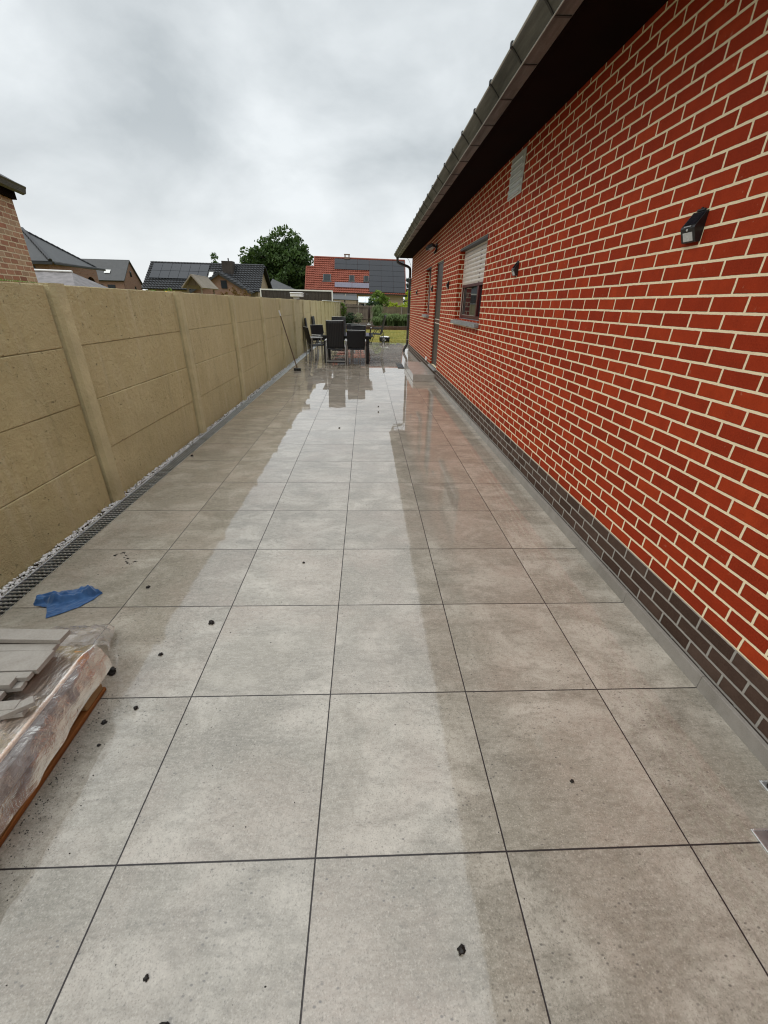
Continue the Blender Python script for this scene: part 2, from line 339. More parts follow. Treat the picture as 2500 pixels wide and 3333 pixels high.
M['flower'] = m_plain('yellow_flower', (.75, .45, .03), .6)

def m_ground():
    g = NG('grass_ground'); p = g.pos('world')
    c = g.mix(g.rng(g.noise(p, .9, 5, .6), .35, .65), (.13, .145, .025), (.31, .26, .06))
    c = g.mix(g.rng(g.noise(p, 3.5, 5, .7), .5, .75), c, (.42, .32, .10))
    c = g.mix(g.rng(g.noise(p, 60, 3, .7), .4, .7, 0, .5), c, (.08, .09, .016))
    return g.fin(c, .9, g.bump(g.noise(p, 40, 4), .02), spec=.15)
M['ground'] = m_ground()
def m_blue():
    g = NG('blue_microfibre'); p = g.pos('world')
    c = g.mix(g.rng(g.noise(p, 30, 4), .3, .7), (.032, .095, .235), (.06, .15, .33))
    g.fin(c, .85, g.bump(g.noise(p, 500, 2), .0008), spec=.2); g.p.inputs['Sheen Weight'].default_value = .4
    return g.m
M['blue'] = m_blue()

# ------------------------------------------------------------------ mesh helpers
WM = {}
def setlab(o, label=None, cat=None, group=None, kind=None):
    for k, v in (('label', label), ('category', cat), ('group', group), ('kind', kind)):
        if v: o[k] = v
    return o
def thing(name, label, cat, loc=(0, 0, 0), rz=0.0, group=None):
    o = bpy.data.objects.new(name, None); COL.objects.link(o); o.empty_display_size = .1
    o.location = loc; o.rotation_euler = (0, 0, rz)
    WM[o.name] = Matrix.Translation(loc) @ Matrix.Rotation(rz, 4, 'Z')
    return setlab(o, label, cat, group)
def copy_tree(o, parent=None):
    c = o.copy(); COL.objects.link(c)
    if parent: c.parent = parent
    for ch in list(o.children): copy_tree(ch, c)
    return c

class MB:
    def __init__(s): s.v = []; s.f = []; s.mi = []; s.sm = []; s.m = 0; s.smooth = False
    def add(s, vs, fs, smooth=None):
        o = len(s.v); s.v += [Vector(v) for v in vs]
        for f in fs: s.f.append([i+o for i in f]); s.mi.append(s.m); s.sm.append(s.smooth if smooth is None else smooth)
        return s
    def box(s, a, b, bev=0.0, tf=None):
        x0, y0, z0 = (min(a[i], b[i]) for i in range(3)); x1, y1, z1 = (max(a[i], b[i]) for i in range(3))
        e = min(bev, (x1-x0)*.45, (y1-y0)*.45, (z1-z0)*.45)
        if e <= 0:
            vs = [(x, y, z) for z in (z0, z1) for y in (y0, y1) for x in (x0, x1)]
            fs = [(0, 2, 3, 1), (4, 5, 7, 6), (0, 1, 5, 4), (2, 6, 7, 3), (0, 4, 6, 2), (1, 3, 7, 5)]
        else:
            vs = []; idx = {}
            for sx in (0, 1):
                for sy in (0, 1):
                    for sz in (0, 1):
                        X, Y, Z = (x0, x1)[sx], (y0, y1)[sy], (z0, z1)[sz]
                        dx, dy, dz = (e, -e)[sx], (e, -e)[sy], (e, -e)[sz]
                        for ax in range(3):
                            p = [X+dx, Y+dy, Z+dz]; p[ax] = (X, Y, Z)[ax]
                            idx[(sx, sy, sz, ax)] = len(vs); vs.append(tuple(p))
            fs = []
            for ax in range(3):
                o1, o2 = [i for i in range(3) if i != ax]
                for sd in (0, 1):
                    q = []
                    for a1, a2 in ((0, 0), (1, 0), (1, 1), (0, 1)):
                        k = [0, 0, 0]; k[ax] = sd; k[o1] = a1; k[o2] = a2; q.append(idx[(*k, ax)])
                    fs.append(q)
                for a1 in (0, 1):
                    for a2 in (0, 1):
                        k0 = [0, 0, 0]; k0[o1] = a1; k0[o2] = a2; k1 = list(k0); k1[ax] = 1
                        fs.append([idx[(*k0, o1)], idx[(*k1, o1)], idx[(*k1, o2)], idx[(*k0, o2)]])
            for sx in (0, 1):
                for sy in (0, 1):
                    for sz in (0, 1): fs.append([idx[(sx, sy, sz, a)] for a in range(3)])
        if tf is not None: vs = [tf @ Vector(v) for v in vs]
        c = sum((Vector(v) for v in vs), Vector())/len(vs); out = []
        for f in fs:
            p = [Vector(vs[i]) for i in f]; n = (p[1]-p[0]).cross(p[2]-p[0])
            out.append(f if n.dot(sum(p, Vector())/len(p)-c) >= 0 else list(reversed(f)))
        return s.add(vs, out)
    def quad(s, *p): return s.add(p, [tuple(range(len(p)))])
    def tube(s, pts, r, n=8, cap=True):
        pts = [Vector(p) for p in pts]; rs = r if isinstance(r, (list, tuple)) else [r]*len(pts)
        vs = []; fs = []
        up = None
        for i, p in enumerate(pts):
            d = (pts[min(i+1, len(pts)-1)]-pts[max(i-1, 0)]).normalized()
            if up is None: up = Vector((0, 0, 1)) if abs(d.z) < .9 else Vector((1, 0, 0))
            a = d.cross(up).normalized(); b = a.cross(d).normalized(); up = b
            for k in range(n):
                t = math.tau*k/n; vs.append(p + rs[i]*(math.cos(t)*a + math.sin(t)*b))
        for i in range(len(pts)-1):
            for k in range(n): fs.append((i*n+k, i*n+(k+1) % n, (i+1)*n+(k+1) % n, (i+1)*n+k))
        s.add(vs, fs, True)
        if cap: s.add(vs[:n], [tuple(range(n))], False); s.add(vs[-n:], [tuple(reversed(range(n)))], False)
        return s
    def bar(s, a, b, w, h, up=(0, 0, 1), bev=0.0):
        a, b = Vector(a), Vector(b); d = b-a; L = d.length; d.normalize(); u = Vector(up)
        if abs(u.dot(d)) > .95: u = Vector((1, 0, 0))
        x = d.cross(u).normalized(); z = x.cross(d).normalized()
        tf = Matrix(((x.x, d.x, z.x, a.x), (x.y, d.y, z.y, a.y), (x.z, d.z, z.z, a.z), (0, 0, 0, 1)))
        return s.box((-w/2, 0, -h/2), (w/2, L, h/2), bev, tf)
    def prism(s, prof, a, b):
        """closed profile of points (offset vectors) swept from a to b"""
        a, b = Vector(a), Vector(b); n = len(prof); P = [Vector(p) for p in prof]
        vs = [a+p for p in P]+[b+p for p in P]
        fs = [(k, (k+1) % n, n+(k+1) % n, n+k) for k in range(n)]
        s.add(vs, fs); s.add(vs[:n], [tuple(reversed(range(n)))]); s.add(vs[n:], [tuple(range(n))]); return s
    def grid(s, fn, nu, nv, smooth=True):
        vs = [fn(i/nu, j/nv) for j in range(nv+1) for i in range(nu+1)]
        fs = [(j*(nu+1)+i, j*(nu+1)+i+1, (j+1)*(nu+1)+i+1, (j+1)*(nu+1)+i) for j in range(nv) for i in range(nu)]
        return s.add(vs, fs, smooth)
    def blob(s, c, r, sx=1, sy=1, sz=1, seed=0, amp=.3, n=7):
        c = Vector(c); rg = []
        for j in range(n+1):
            for i in range(2*n):
                th = math.pi*j/n; ph = math.tau*i/(2*n)
                d = Vector((math.sin(th)*math.cos(ph), math.sin(th)*math.sin(ph), math.cos(th)))
                q = 1+amp*2*noise.noise(d*1.6+Vector((seed*3.1, seed*1.7, 0)))
                rg.append(c+Vector((d.x*sx, d.y*sy, d.z*sz))*r*q)
        fs = [(j*2*n+i, j*2*n+(i+1) % (2*n), (j+1)*2*n+(i+1) % (2*n), (j+1)*2*n+i) for j in range(n) for i in range(2*n)]
        return s.add(rg, fs, True)
    def build(s, name, mats, parent=None, fixn=False):
        me = bpy.data.meshes.new(name)
        inv = WM[parent.name].inverted() if parent is not None else None
        vs = [tuple(inv @ v) if inv is not None else tuple(v) for v in s.v]
        me.from_pydata(vs, [], s.f)
        for m in (mats if isinstance(mats, (list, tuple)) else [mats]): me.materials.append(M[m] if isinstance(m, str) else m)
        me.polygons.foreach_set('material_index', s.mi); me.polygons.foreach_set('use_smooth', s.sm)
        me.update()
        if fixn:
            import bmesh
            b = bmesh.new(); b.from_mesh(me); bmesh.ops.recalc_face_normals(b, faces=b.faces); b.to_mesh(me); b.free()
        o = bpy.data.objects.new(name, me); COL.objects.link(o)
        if parent is not None: o.parent = parent
        WM[o.name] = WM[parent.name] if parent is not None else Matrix()
        return o
def base_at(o, loc):
    """put a top-level mesh's origin at its base"""
    v = Vector(loc); o.data.transform(Matrix.Translation(-v)); o.location = v; return o

def leaves(mb, pts, size, flat=0.0, rnd=random):
    for p in pts:
        n = Vector((rnd.gauss(0, 1), rnd.gauss(0, 1), rnd.gauss(0, 1)+flat)).normalized()
        a = n.orthogonal().normalized(); a.rotate(Matrix.Rotation(rnd.random()*6.28, 3, n)); b = n.cross(a)
        k = size*rnd.uniform(.6, 1.3); q = k*.55
        mb.add([p-a*k*.6, p+b*q*.6-a*.1*k, p+a*k*.6+n*k*.12, p-b*q*.6-a*.1*k], [(0, 1, 2, 3)])
def crown_pts(c, rad, nclump, nleaf, cr, seed=1, low=-.8, shell=.55):
    rnd = random.Random(seed); c = Vector(c); out = []
    for k in range(nclump):
        while True:
            d = Vector((rnd.uniform(-1, 1), rnd.uniform(-1, 1), rnd.uniform(low, 1)))
            if shell < d.length < 1: break
        wob = 1+.18*noise.noise(d*2.2+Vector((seed, 0, 0)))*2
        cc = c+Vector((d.x*rad[0], d.y*rad[1], d.z*rad[2]))*wob; r = cr*rnd.uniform(.6, 1.3)
        for i in range(nleaf):
            e = Vector((rnd.gauss(0, 1), rnd.gauss(0, 1), rnd.gauss(0, 1))).normalized()*r*rnd.uniform(.45, 1.05)
            e.z *= .75; out.append(cc+e)
    return out
def plant(name, label, cat, c, rad, nclump, nleaf, cr, leaf, mat, seed, trunk=True, group=None, flat=.3, tr=.06, shell=.4, parts=('crown', 'trunk')):
    t = thing(name, label, cat, (c[0], c[1], 0), 0, group)
    mb = MB(); leaves(mb, crown_pts(c, rad, nclump, nleaf, cr, seed, shell=shell), leaf, flat, random.Random(seed)); mb.build(parts[0], mat, t)
    tb = MB(); rnd = random.Random(seed+5); top = Vector((c[0], c[1], c[2]+rad[2]*.3)); base = Vector((c[0], c[1], 0))
    tb.tube([base, base.lerp(top, .5)+Vector((rad[0]*.04, 0, 0)), top], [tr, tr*.75, tr*.3])
    for k in range(9):
        d = Vector((rnd.uniform(-1, 1)*rad[0], rnd.uniform(-1, 1)*rad[1], rnd.uniform(-.2, .8)*rad[2]))*.75
        st = base.lerp(top, rnd.uniform(.45, .9)); en = Vector(c)+d; tb.tube([st, st.lerp(en, .5)+Vector((0, 0, rad[2]*.05)), en], [tr*.4, tr*.25, tr*.08], 5)
    tb.build(parts[1], 'bark', t)
    return t

# ------------------------------------------------------------------ the setting
mb = MB(); mb.quad((-900, -300, -.06), (900, -300, -.06), (900, 1800, -.06), (-900, 1800, -.06)); setlab(mb.build('ground', 'ground'), kind='structure')
PATIO_END = 19.35
mb = MB()
mb.box((-1.798, -4, -.05), (1.665, 15.36, 0)); mb.box((-1.798, 15.36, -.05), (7.0, PATIO_END, 0)); setlab(mb.build('patio', 'patio'), kind='structure')
mb = MB(); mb.box((-1.8, PATIO_END+.004, -.05), (12, 30.1, -.015)); setlab(mb.build('lawn', 'ground'), kind='structure')
mb = MB(); mb.box((-1.95, 30.16, -.05), (12, 38.6, .12)); setlab(mb.build('garden_bed', 'mulch'), kind='structure')
mb = MB(); mb.box((-2.03, -4, -.06), (-1.936, PATIO_END, -.02)); setlab(mb.build('gravel_trench', 'mulch'), kind='structure')
# white pebbles in the trench by the fence
mb = MB(); rnd = random.Random(3)
for k in range(3600):
    y = -1 + 20.3*(rnd.random()**1.5) if k > 500 else rnd.uniform(.8, 4)
    r = rnd.uniform(.005, .011); c = Vector((rnd.uniform(-1.985, -1.93), y, rnd.uniform(-.010, .002)))
    mb.blob(c, r, rnd.uniform(.7, 1.3), rnd.uniform(.7, 1.3), rnd.uniform(.55, .9), k, .25, 3)
setlab(mb.build('white_pebbles', 'pebble'), label='white pebbles filling the narrow strip between concrete fence and drain', cat='pebbles', kind='stuff')
# lawn blades
mb = MB(); rnd = random.Random(4)
for k in range(9000):
    x, y = rnd.uniform(-1.7, 5), PATIO_END+.05+10.5*rnd.random()**1.6; h = rnd.uniform(.02, .055)
    a = rnd.random()*6.28; dx, dy = math.cos(a)*.006, math.sin(a)*.006; lx, ly = rnd.uniform(-.02, .02), rnd.uniform(-.02, .02)
    mb.add([(x-dx, y-dy, -.016), (x+dx, y+dy, -.016), (x+lx, y+ly, h)], [(0, 1, 2)])
setlab(mb.build('lawn_grass', 'lawnblade'), label='short yellowing grass of the lawn beyond the patio', cat='grass', kind='stuff')

# drain
t = thing('drain_channel', 'long galvanised mesh drain grate along the foot of the fence', 'drain', (-1.868, -4, 0))
mb = MB(); mb.box((-1.936, -4, -.06), (-1.80, PATIO_END, -.045)); mb.box((-1.936, -4, -.045), (-1.931, PATIO_END, -.001)); mb.build('trough', 'blackhole', t)
mb = MB(); mb.box((-1.930, -4, -.03), (-1.922, PATIO_END, .002)); mb.box((-1.9219, -4, -.03), (-1.918, PATIO_END, -.002)); mb.box((-1.806, -4, -.03), (-1.8005, PATIO_END, -.001)); mb.build('rail', 'galvb', t)
mb = MB(); rnd = random.Random(9)
y = -1.0
while y < PATIO_END:
    mb.bar((-1.918, y, -.008), (-1.806, y+.005, -.008), .013, .011, bev=.003)
    y += .034
for x in (-1.89, -1.862, -1.834): mb.box((x-.0015, -1, -.024), (x+.0015, PATIO_END, -.012))
mb.build('grate_bars', 'galv', t)
mb = MB(); y = -1.0; k = 0
while y < 9:
    for x in (-1.8915, -1.8635, -1.8355): mb.box((x-.005, y-.003, -.0028), (x+.005, y+.008, -.0012))
    mb.box((-1.9299, y-.006, .0021), (-1.9221, y+.004, .0035))
    y += .034
mb.build('weld_point', 'galvb', t)['kind'] = 'stuff'

# ------------------------------------------------------------------ our brick bungalow
HX, Y0, Y1, ZS, ZP = 1.70, -4.0, 15.40, 2.955, .2795
h = thing('brick_bungalow', 'red brick bungalow with cream mortar, dark plinth and zinc gutter', 'house', (HX, 5, 0))
def wall_x(mb, x, y0, y1, z0, z1, holes, depth):
    ys = sorted({y0, y1, *[a for q in holes for a in q[:2]]}); zs = sorted({z0, z1, *[a for q in holes for a in q[2:]]})
    for i in range(len(ys)-1):
        for j in range(len(zs)-1):
            a, b, c, d = ys[i], ys[i+1], zs[j], zs[j+1]; my, mz = (a+b)/2, (c+d)/2
            if any(q[0] < my < q[1] and q[2] < mz < q[3] for q in holes): continue
            mb.quad((x, b, c), (x, a, c), (x, a, d), (x, b, d))
    for a, b, c, d in holes:
        X = x+depth
        mb.quad((x, b, c), (x, b, d), (X, b, d), (X, b, c)); mb.quad((x, a, c), (X, a, c), (X, a, d), (x, a, d))
        mb.quad((x, a, d), (X, a, d), (X, b, d), (x, b, d)); mb.quad((x, a, c), (x, b, c), (X, b, c), (X, a, c))
WIN1 = (5.51, 7.25, 1.350, 2.368); DOOR = (8.85, 9.78, .2795, 2.368); WIN2 = (10.56, 11.46, 1.350, 2.368)
mb = MB(); wall_x(mb, HX, Y0, Y1, ZP, 3.4, [WIN1, DOOR, WIN2], .115)
mb.quad((HX, Y1, 0), (12, Y1, 0), (12, Y1, 3.4), (HX, Y1, 3.4)); mb.quad((12, Y0, 0), (HX, Y0, 0), (HX, Y0, 3.4), (12, Y0, 3.4)); mb.quad((12, Y1, 0), (12, Y0, 0), (12, Y0, 3.4), (12, Y1, 3.4))
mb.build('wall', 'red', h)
mb = MB(); mb.quad((HX-.003, Y1+.003, -.03), (HX-.003, Y0, -.03), (HX-.003, Y0, ZP), (HX-.003, Y1+.003, ZP)); mb.quad((HX-.003, Y0, ZP), (HX+.02, Y0, ZP), (HX+.02, Y1, ZP), (HX-.003, Y1, ZP))
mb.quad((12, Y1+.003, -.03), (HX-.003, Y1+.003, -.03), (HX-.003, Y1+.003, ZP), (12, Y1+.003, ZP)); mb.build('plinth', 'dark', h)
# skirting of upright floor-tile strips, broken by the step
for a, b in ((-4, 8.9), (11.25, 15.36)):
    sk = MB(); k = math.floor(a/.6)*.6
    while k < b-.001:
        p, q = max(a, k+.001), min(b, k+.599)
        if q > p: sk.box((1.6655, p, -.02), (1.6855, q, .070), .0012)
        k += .6
    sk.build('skirting', 'skirt', h)
mb = MB(); mb.box((1.6858, -4, -.02), (1.6965, 8.9, .062)); mb.box((1.6858, 11.25, -.02), (1.6965, 15.36, .062)); mb.build('mortar_bed', 'zincdark', h)
# windows
def roller_window(Wn, drop):
    y0, y1, z0, z1 = Wn; X = HX+.095
    fr = MB(); f = .055
    fr.box((X, y0, z0+.012), (X+.05, y0+f, z1)); fr.box((X, y1-f, z0+.012), (X+.05, y1, z1)); fr.box((X+.001, y0+f, z1-f), (X+.05, y1-f, z1)); fr.box((X+.001, y0+f, z0+.012), (X+.05, y1-f, z0+f))
    ym = y0+(y1-y0)*.36
    fr.box((X-.004, ym-.04, z0+f), (X+.045, ym+.04, z1-f), .004)
    fo = fr.build('window', 'maroon', h)
    # open-sash rim and beige guides
    for ya in (y1-.022, y0+.002): gd = MB(); gd.box((X-.012, ya, z0+.012), (X-.001, ya+.02, z1), .002); gd.build('guide_rail', 'beige', fo)
    pn = MB(); pn.quad((X+.03, y1-f, z0+f), (X+.03, ym+.04, z0+f), (X+.03, ym+.04, z1-f), (X+.03, y1-f, z1-f)); pn.quad((X+.03, ym-.04, z0+f), (X+.03, y0+f, z0+f), (X+.03, y0+f, z1-f), (X+.03, ym-.04, z1-f)); pn.build('pane', 'glass', fo)
    rm = MB()
    for a, b in (((y1-f, z0+f), (ym+.04, z0+f)), ((ym+.042, z0+f), (ym+.042, z1-f)), ((y1-f, z0+f), (y1-f, z1-f))):
        rm.bar((X+.018, *a), (X+.018, *b), .008, .008)
    rm.build('pane_seal', 'beige', fo)
    if drop:
        zb = z1-drop; sh = MB(); sh.smooth = False; n = max(1, round(drop/.0565)); hh = drop/n
        for k in range(n):
            a = zb+k*hh; prof = [(0, a), (.0035, a+.004), (-.004, a+hh*.3), (-.006, a+hh*.55), (-.003, a+hh*.85), (.003, a+hh-.0015)]
            for i in range(len(prof)-1):
                p, q = prof[i], prof[i+1]
                sh.add([(X-.004+p[0], y1-.022, p[1]), (X-.004+p[0], y0+.022, p[1]), (X-.004+q[0], y0+.022, q[1]), (X-.004+q[0], y1-.022, q[1])], [(0, 1, 2, 3)], i > 0)
        sh.build('roller_shutter', 'shutter', fo)
        bb = MB(); bb.box((X-.010, y0+.022, zb-.04), (X+.006, y1-.022, zb-.001), .004); bb.build('shutter_end_bar', 'maroon', fo)
    bx = MB(); bx.box((HX+.004, y0+.001, z1-.03), (HX+.09, y1-.001, z1-.003)); bx.build('shutter_slot', 'zincdark', fo)
    sl_ = MB(); P = [(HX+.11, z0-.0), (HX-.06, z0-.035), (HX-.06, z0-.078), (HX-.045, z0-.078), (HX+.001, z0-.074)]
    P = [(HX+.113, z0+.011), (HX-.062, z0-.034), (HX-.062, z0-.078), (HX+.113, z0-.078)]
    ya, yb = y0-.018, y1+.018
    sl_.add([(p[0], ya, p[1]) for p in P]+[(p[0], yb, p[1]) for p in P], [(0, 1, 5, 4), (1, 2, 6, 5), (2, 3, 7, 6), (3, 2, 1, 0), (4, 5, 6, 7)])
    sl_.build('sill', 'bluestone', fo, True)
roller_window(WIN1, .515); roller_window(WIN2, 0)
# door
y0, y1, z0, z1 = DOOR
d = MB(); d.box((HX+.042, y0+.035, z0+.03), (HX+.08, y1-.035, z1-.035), .003); do = d.build('door', 'door', h)
d = MB(); d.box((HX+.03, y0, z0), (HX+.1, y0+.033, z1)); d.box((HX+.03, y1-.033, z0), (HX+.1, y1, z1)); d.box((HX+.031, y0+.033, z1-.033), (HX+.1, y1-.033, z1)); d.build('door_frame', 'door', do)
d = MB(); d.box((HX+.026, y0+.12, 1.175), (HX+.0425, y1-.12, 1.195), .003); d.box((HX+.028, y0+.12, 1.255), (HX+.0425, y1-.12, 1.27), .003); d.build('push_bar', 'beige', do)
d = MB(); d.box((HX+.036, y0+.12, 1.197), (HX+.0425, y1-.12, 1.253), .002); d.build('letter_slot', 'maroon', do)  # maroon colour paints in the red stripe reflected on the slot bar
d = MB(); d.box((HX-.055, y0-.02, .235), (HX+.1, y1+.02, z0-.002), .004); d.build('threshold', 'bluestone', h)
# socket, conduit, cable
d = MB(); d.box((HX-.045, 10.33, .29), (HX-.001, 10.41, .375), .006); so_ = d.build('outdoor_socket', 'white', h)
d = MB(); d.box((HX-.050, 10.338, .332), (HX-.0452, 10.402, .368), .002); d.build('socket_lid', 'led', so_)
d = MB(); d.tube([(1.52, 15.42, 2.95), (1.60, 15.43, 2.86), (1.665, 15.435, 2.72), (1.672, 15.435, 2.5), (1.672, 15.435, .3)], .006, 6); d.build('cable', 'zincdark', h)
# vent high under the soffit
d = MB(); d.box((HX-.012, 4.38, 2.56), (HX-.001, 4.80, 2.92), .003); ve = d.build('vent_grille', 'ventgrey', h)
d = MB()
for k in range(6): d.bar((HX-.014, 4.405, 2.595+k*.055), (HX-.014, 4.775, 2.595+k*.055), .010, .042, up=(.5, 0, .86))
d.build('louvre_blades', 'ventgrey', ve)
# soffit, fascia, roof
d = MB(); d.box((1.272, Y0, ZS), (HX+.3, Y1+.12, ZS+.02)); d.build('soffit', 'soffit', h)
d = MB(); d.box((1.268, Y0, ZS-.012), (1.292, Y1+.12, ZS+.2)); d.box((1.2922, Y1+.121, ZS-.012), (12, Y1+.141, ZS+.2)); d.build('fascia', 'soffit', h)
d = MB(); d.box((1.292, Y0, ZS+.11), (6.8, Y1+.17, ZS+.15), 0, Matrix.Translation((1.2, 0, ZS+.12)) @ Matrix.Rotation(-R(30), 4, 'Y') @ Matrix.Translation((-1.2, 0, -ZS-.12)))
d.build('roof', 'blackroof', h)
# box gutter: sloped front, flat bottom, rolled lip
prof = [(1.262, 2.946), (1.170, 2.944), (1.162, 2.948), (1.128, 2.985), (1.100, 3.012), (1.086, 3.022), (1.086, 3.034), (1.098, 3.036), (1.106, 3.026), (1.134, 2.992), (1.168, 2.956), (1.262, 2.952), (1.262, 3.03), (1.266, 3.03), (1.266, 2.946)]
d = MB(); d.prism([(x, 0, z) for x, z in prof], (0, Y0, 0), (0, 15.56, 0))
d.add([(1.262, 15.56, 2.947), (1.17, 15.56, 2.945), (1.10, 15.56, 3.012), (1.262, 15.56, 3.03)], [(0, 1, 2, 3)])
gu = d.build('gutter', 'zinc', h, True)
d = MB(); d.tube([(1.1645, Y0, 2.9445), (1.1645, 15.56, 2.9445)], .0045, 6); d.tube([(1.0885, Y0, 3.029), (1.0885, 15.56, 3.029)], .0085, 8); d.build('gutter_bead', 'zincedge', gu)  # beads in pale zinc; the corner one paints in the gutter's edge highlight
k = 0; y = 2.49-.507*12
while y < 15.5:
    b = MB(); pr = prof[:7]
    for i in range(len(pr)-1):
        nrm = Vector((-(pr[i+1][1]-pr[i][1]), 0, pr[i+1][0]-pr[i][0])).normalized()*-.0035
        p, q = Vector((pr[i][0], 0, pr[i][1])), Vector((pr[i+1][0], 0, pr[i+1][1]))
        o1 = Vector((-.003, 0, -.003)) if i else Vector((0, 0, -.004)); o2 = Vector((-.003, 0, -.003))
        for s_ in (0,): b.add([p+o1+Vector((0, y-.009, 0)), q+o2+Vector((0, y-.009, 0)), q+o2+Vector((0, y+.009, 0)), p+o1+Vector((0, y+.009, 0))], [(0, 1, 2, 3)])
        b.add([p+o1+Vector((0, y-.009, 0)), q+o2+Vector((0, y-.009, 0)), q+Vector((0, y-.009, 0)), p+Vector((0, y-.009, 0))], [(0, 1, 2, 3)])
    b.box((1.074, y-.014, 3.016), (1.104, y+.014, 3.050), .005)
    b.build('gutter_bracket', 'zincdark', gu); y += .507
# downpipe at the far corner
d = MB(); d.tube([(1.20, 15.40, 2.95), (1.20, 15.40, 2.86), (1.215, 15.405, 2.815), (1.26, 15.41, 2.785), (1.55, 15.44, 2.70), (1.615, 15.45, 2.665), (1.645, 15.45, 2.60), (1.65, 15.45, 2.5), (1.65, 15.45, .30), (1.64, 15.45, .25), (1.56, 15.45, .12), (1.535, 15.45, .06), (1.535, 15.45, 0)], .042, 12)
dp = d.build('downpipe', 'pipe', h)
for z in (2.35, 1.25, .42):
    d = MB(); d.tube([(1.65, 15.45, z-.015), (1.65, 15.45, z+.015)], .047, 12); d.box((1.65, 15.44, z-.008), (1.70, 15.46, z+.008)); d.build('pipe_clamp', 'galv', dp)

# tiled step at the door
t = thing('tiled_step', 'low doorstep clad in wet grey floor tiles below the dark door', 'step', (1.45, 10, 0))
d = MB(); d.box((1.222, 8.912, .001), (1.694, 11.2, .134)); d.build('step_body', 'zincdark', t)
d = MB()
for k in range(4): d.box((1.205, 8.9+k*.577, .1345), (1.6945, 8.9+(k+1)*.577-.002, .154), .0012)
d.build('tread', 'tile', t)
d = MB(); d.box((1.2055, 8.9005, .002), (1.694, 8.9115, .1335), .001); d.build('riser', 'tile', t)
d = MB()
for k in range(4): d.box((1.2055, 8.912+k*.574, .002), (1.2215, 8.912+(k+1)*.574-.002, .1335), .001)
d.build('side_panel', 'tile', t)
t = thing('boot_scraper_mat', 'small dark ribbed mat on the patio beyond the doorstep', 'mat', (1.1, 11.6, 0))
d = MB(); d.box((1.02, 11.0, .001), (1.19, 11.9, .012), .003); d.build('mat_base', 'black', t)
d = MB()
for k in range(5): d.box((1.032+k*.032, 11.02, .0125), (1.046+k*.032, 11.88, .022), .003)
d.build('ribs', 'charcoal', t)

# solar wall lamps
def wall_lamp():
    t = thing('solar_wall_lamp', 'x', 'wall lamp', (0, 0, 0), 0, 'solar lamps along the red brick wall')
    prof = [(0, .063), (-.006, .064), (-.047, .002), (-.049, -.006), (-.024, -.062), (-.018, -.065), (0, -.062)]
    d = MB(); d.add([(p[0], 0, p[1]) for p in prof]+[(p[0], .1, p[1]) for p in prof], [tuple(range(7)), tuple(reversed(range(7, 14)))]+[(i, i+7, (i+1) % 7+7, (i+1) % 7) for i in range(7)]); d.build('housing', 'black', t, True)
    fn = Vector((-.056, 0, -.025)).normalized()
    def face(u, v, out): # u along width, v from top of the front face downward
        a = Vector((-.049, 0, -.006)); b = Vector((-.024, 0, -.062)); p = a.lerp(b, v)+fn*out; return (p.x, u, p.z)
    d = MB(); vs = [face(.018, .30, .0015), face(.084, .30, .0015), face(.084, .93, .0015), face(.018, .93, .0015)]; vb = [face(.018, .30, -.001), face(.084, .30, -.001), face(.084, .93, -.001), face(.018, .93, -.001)]
    d.add(vs+vb, [(0, 1, 2, 3), (0, 4, 5, 1), (1, 5, 6, 2), (2, 6, 7, 3), (3, 7, 4, 0)]); d.build('led_panel', 'led', t, True)
    d = MB(); d.blob(face(.052, .13, 0), .0055, seed=0, amp=0, n=6); d.build('motion_sensor', 'led', t)
    d = MB(); a, b = Vector((-.006, 0, .064)), Vector((-.047, 0, .002)); up = Vector((-.062, 0, .041)).normalized()*.0015
    p, q = a.lerp(b, .12)+up, a.lerp(b, .9)+up
    d.add([(p.x, .01, p.z), (p.x, .09, p.z), (q.x, .09, q.z), (q.x, .01, q.z)], [(0, 1, 2, 3)]); d.build('solar_cell', 'pvcell', t)
    d = MB(); d.bar((-.0505, .025, .001), (-.0505, .075, .001), .004, .005, bev=.001); d.build('lip', 'galv', t)
    d = MB(); d.box((-.010, .02, .0642), (-.001, .075, .074), .002); d.box((-.008, .042, .0741), (-.002, .052, .08), .001); d.build('mounting_tab', 'charcoal', t)
    return t
lp = wall_lamp()
LABS = ['black wedge solar lamp nearest the camera, alone on the open brick wall', 'black solar lamp on bricks just this side of the shuttered window',
        'small black solar lamp between the shuttered window and the dark door', 'small black solar lamp between the dark door and the narrow window',
        'farthest black solar lamp, between the narrow window and the downpipe corner']
for i, (y, lab) in enumerate(zip((1.545, 4.115, 8.03, 10.13, 13.36), LABS)):
    o = lp if i == 0 else copy_tree(lp); o.location = (HX-.0005, y+.003, 1.887); o.scale = (.94, .94, .96); o['label'] = lab
# floodlight over the door
t = thing('floodlight', 'black twin-headed floodlight high on the brick wall above the door', 'floodlight', (1.7, 9.9, 2.66))
d = MB(); d.box((1.672, 9.84, 2.62), (1.699, 9.96, 2.74), .006); d.tube([(1.672, 9.9, 2.68), (1.60, 9.9, 2.69)], .018); d.build('bracket', 'black', t)
for s_, yy in ((-1, 9.80), (1, 10.02)):
    tf = Matrix.Translation((1.575, yy, 2.685)) @ Matrix.Rotation(R(28)*s_, 4, 'Z') @ Matrix.Rotation(R(-22), 4, 'Y')
    d = MB(); d.box((-.085, -.085, -.035), (.05, .085, .035), .012, tf); hd = d.build('lamp_head', 'black', t)
    d = MB(); d.box((-.08, -.07, -.0375), (.03, .07, -.0355), 0, tf); d.build('lens', 'led', hd)
d = MB(); d.tube([(1.69, 9.92, 2.62), (1.66, 9.92, 2.58)], .022); d.blob((1.655, 9.92, 2.575), .024, amp=0); d.build('motion_sensor', 'black', t)

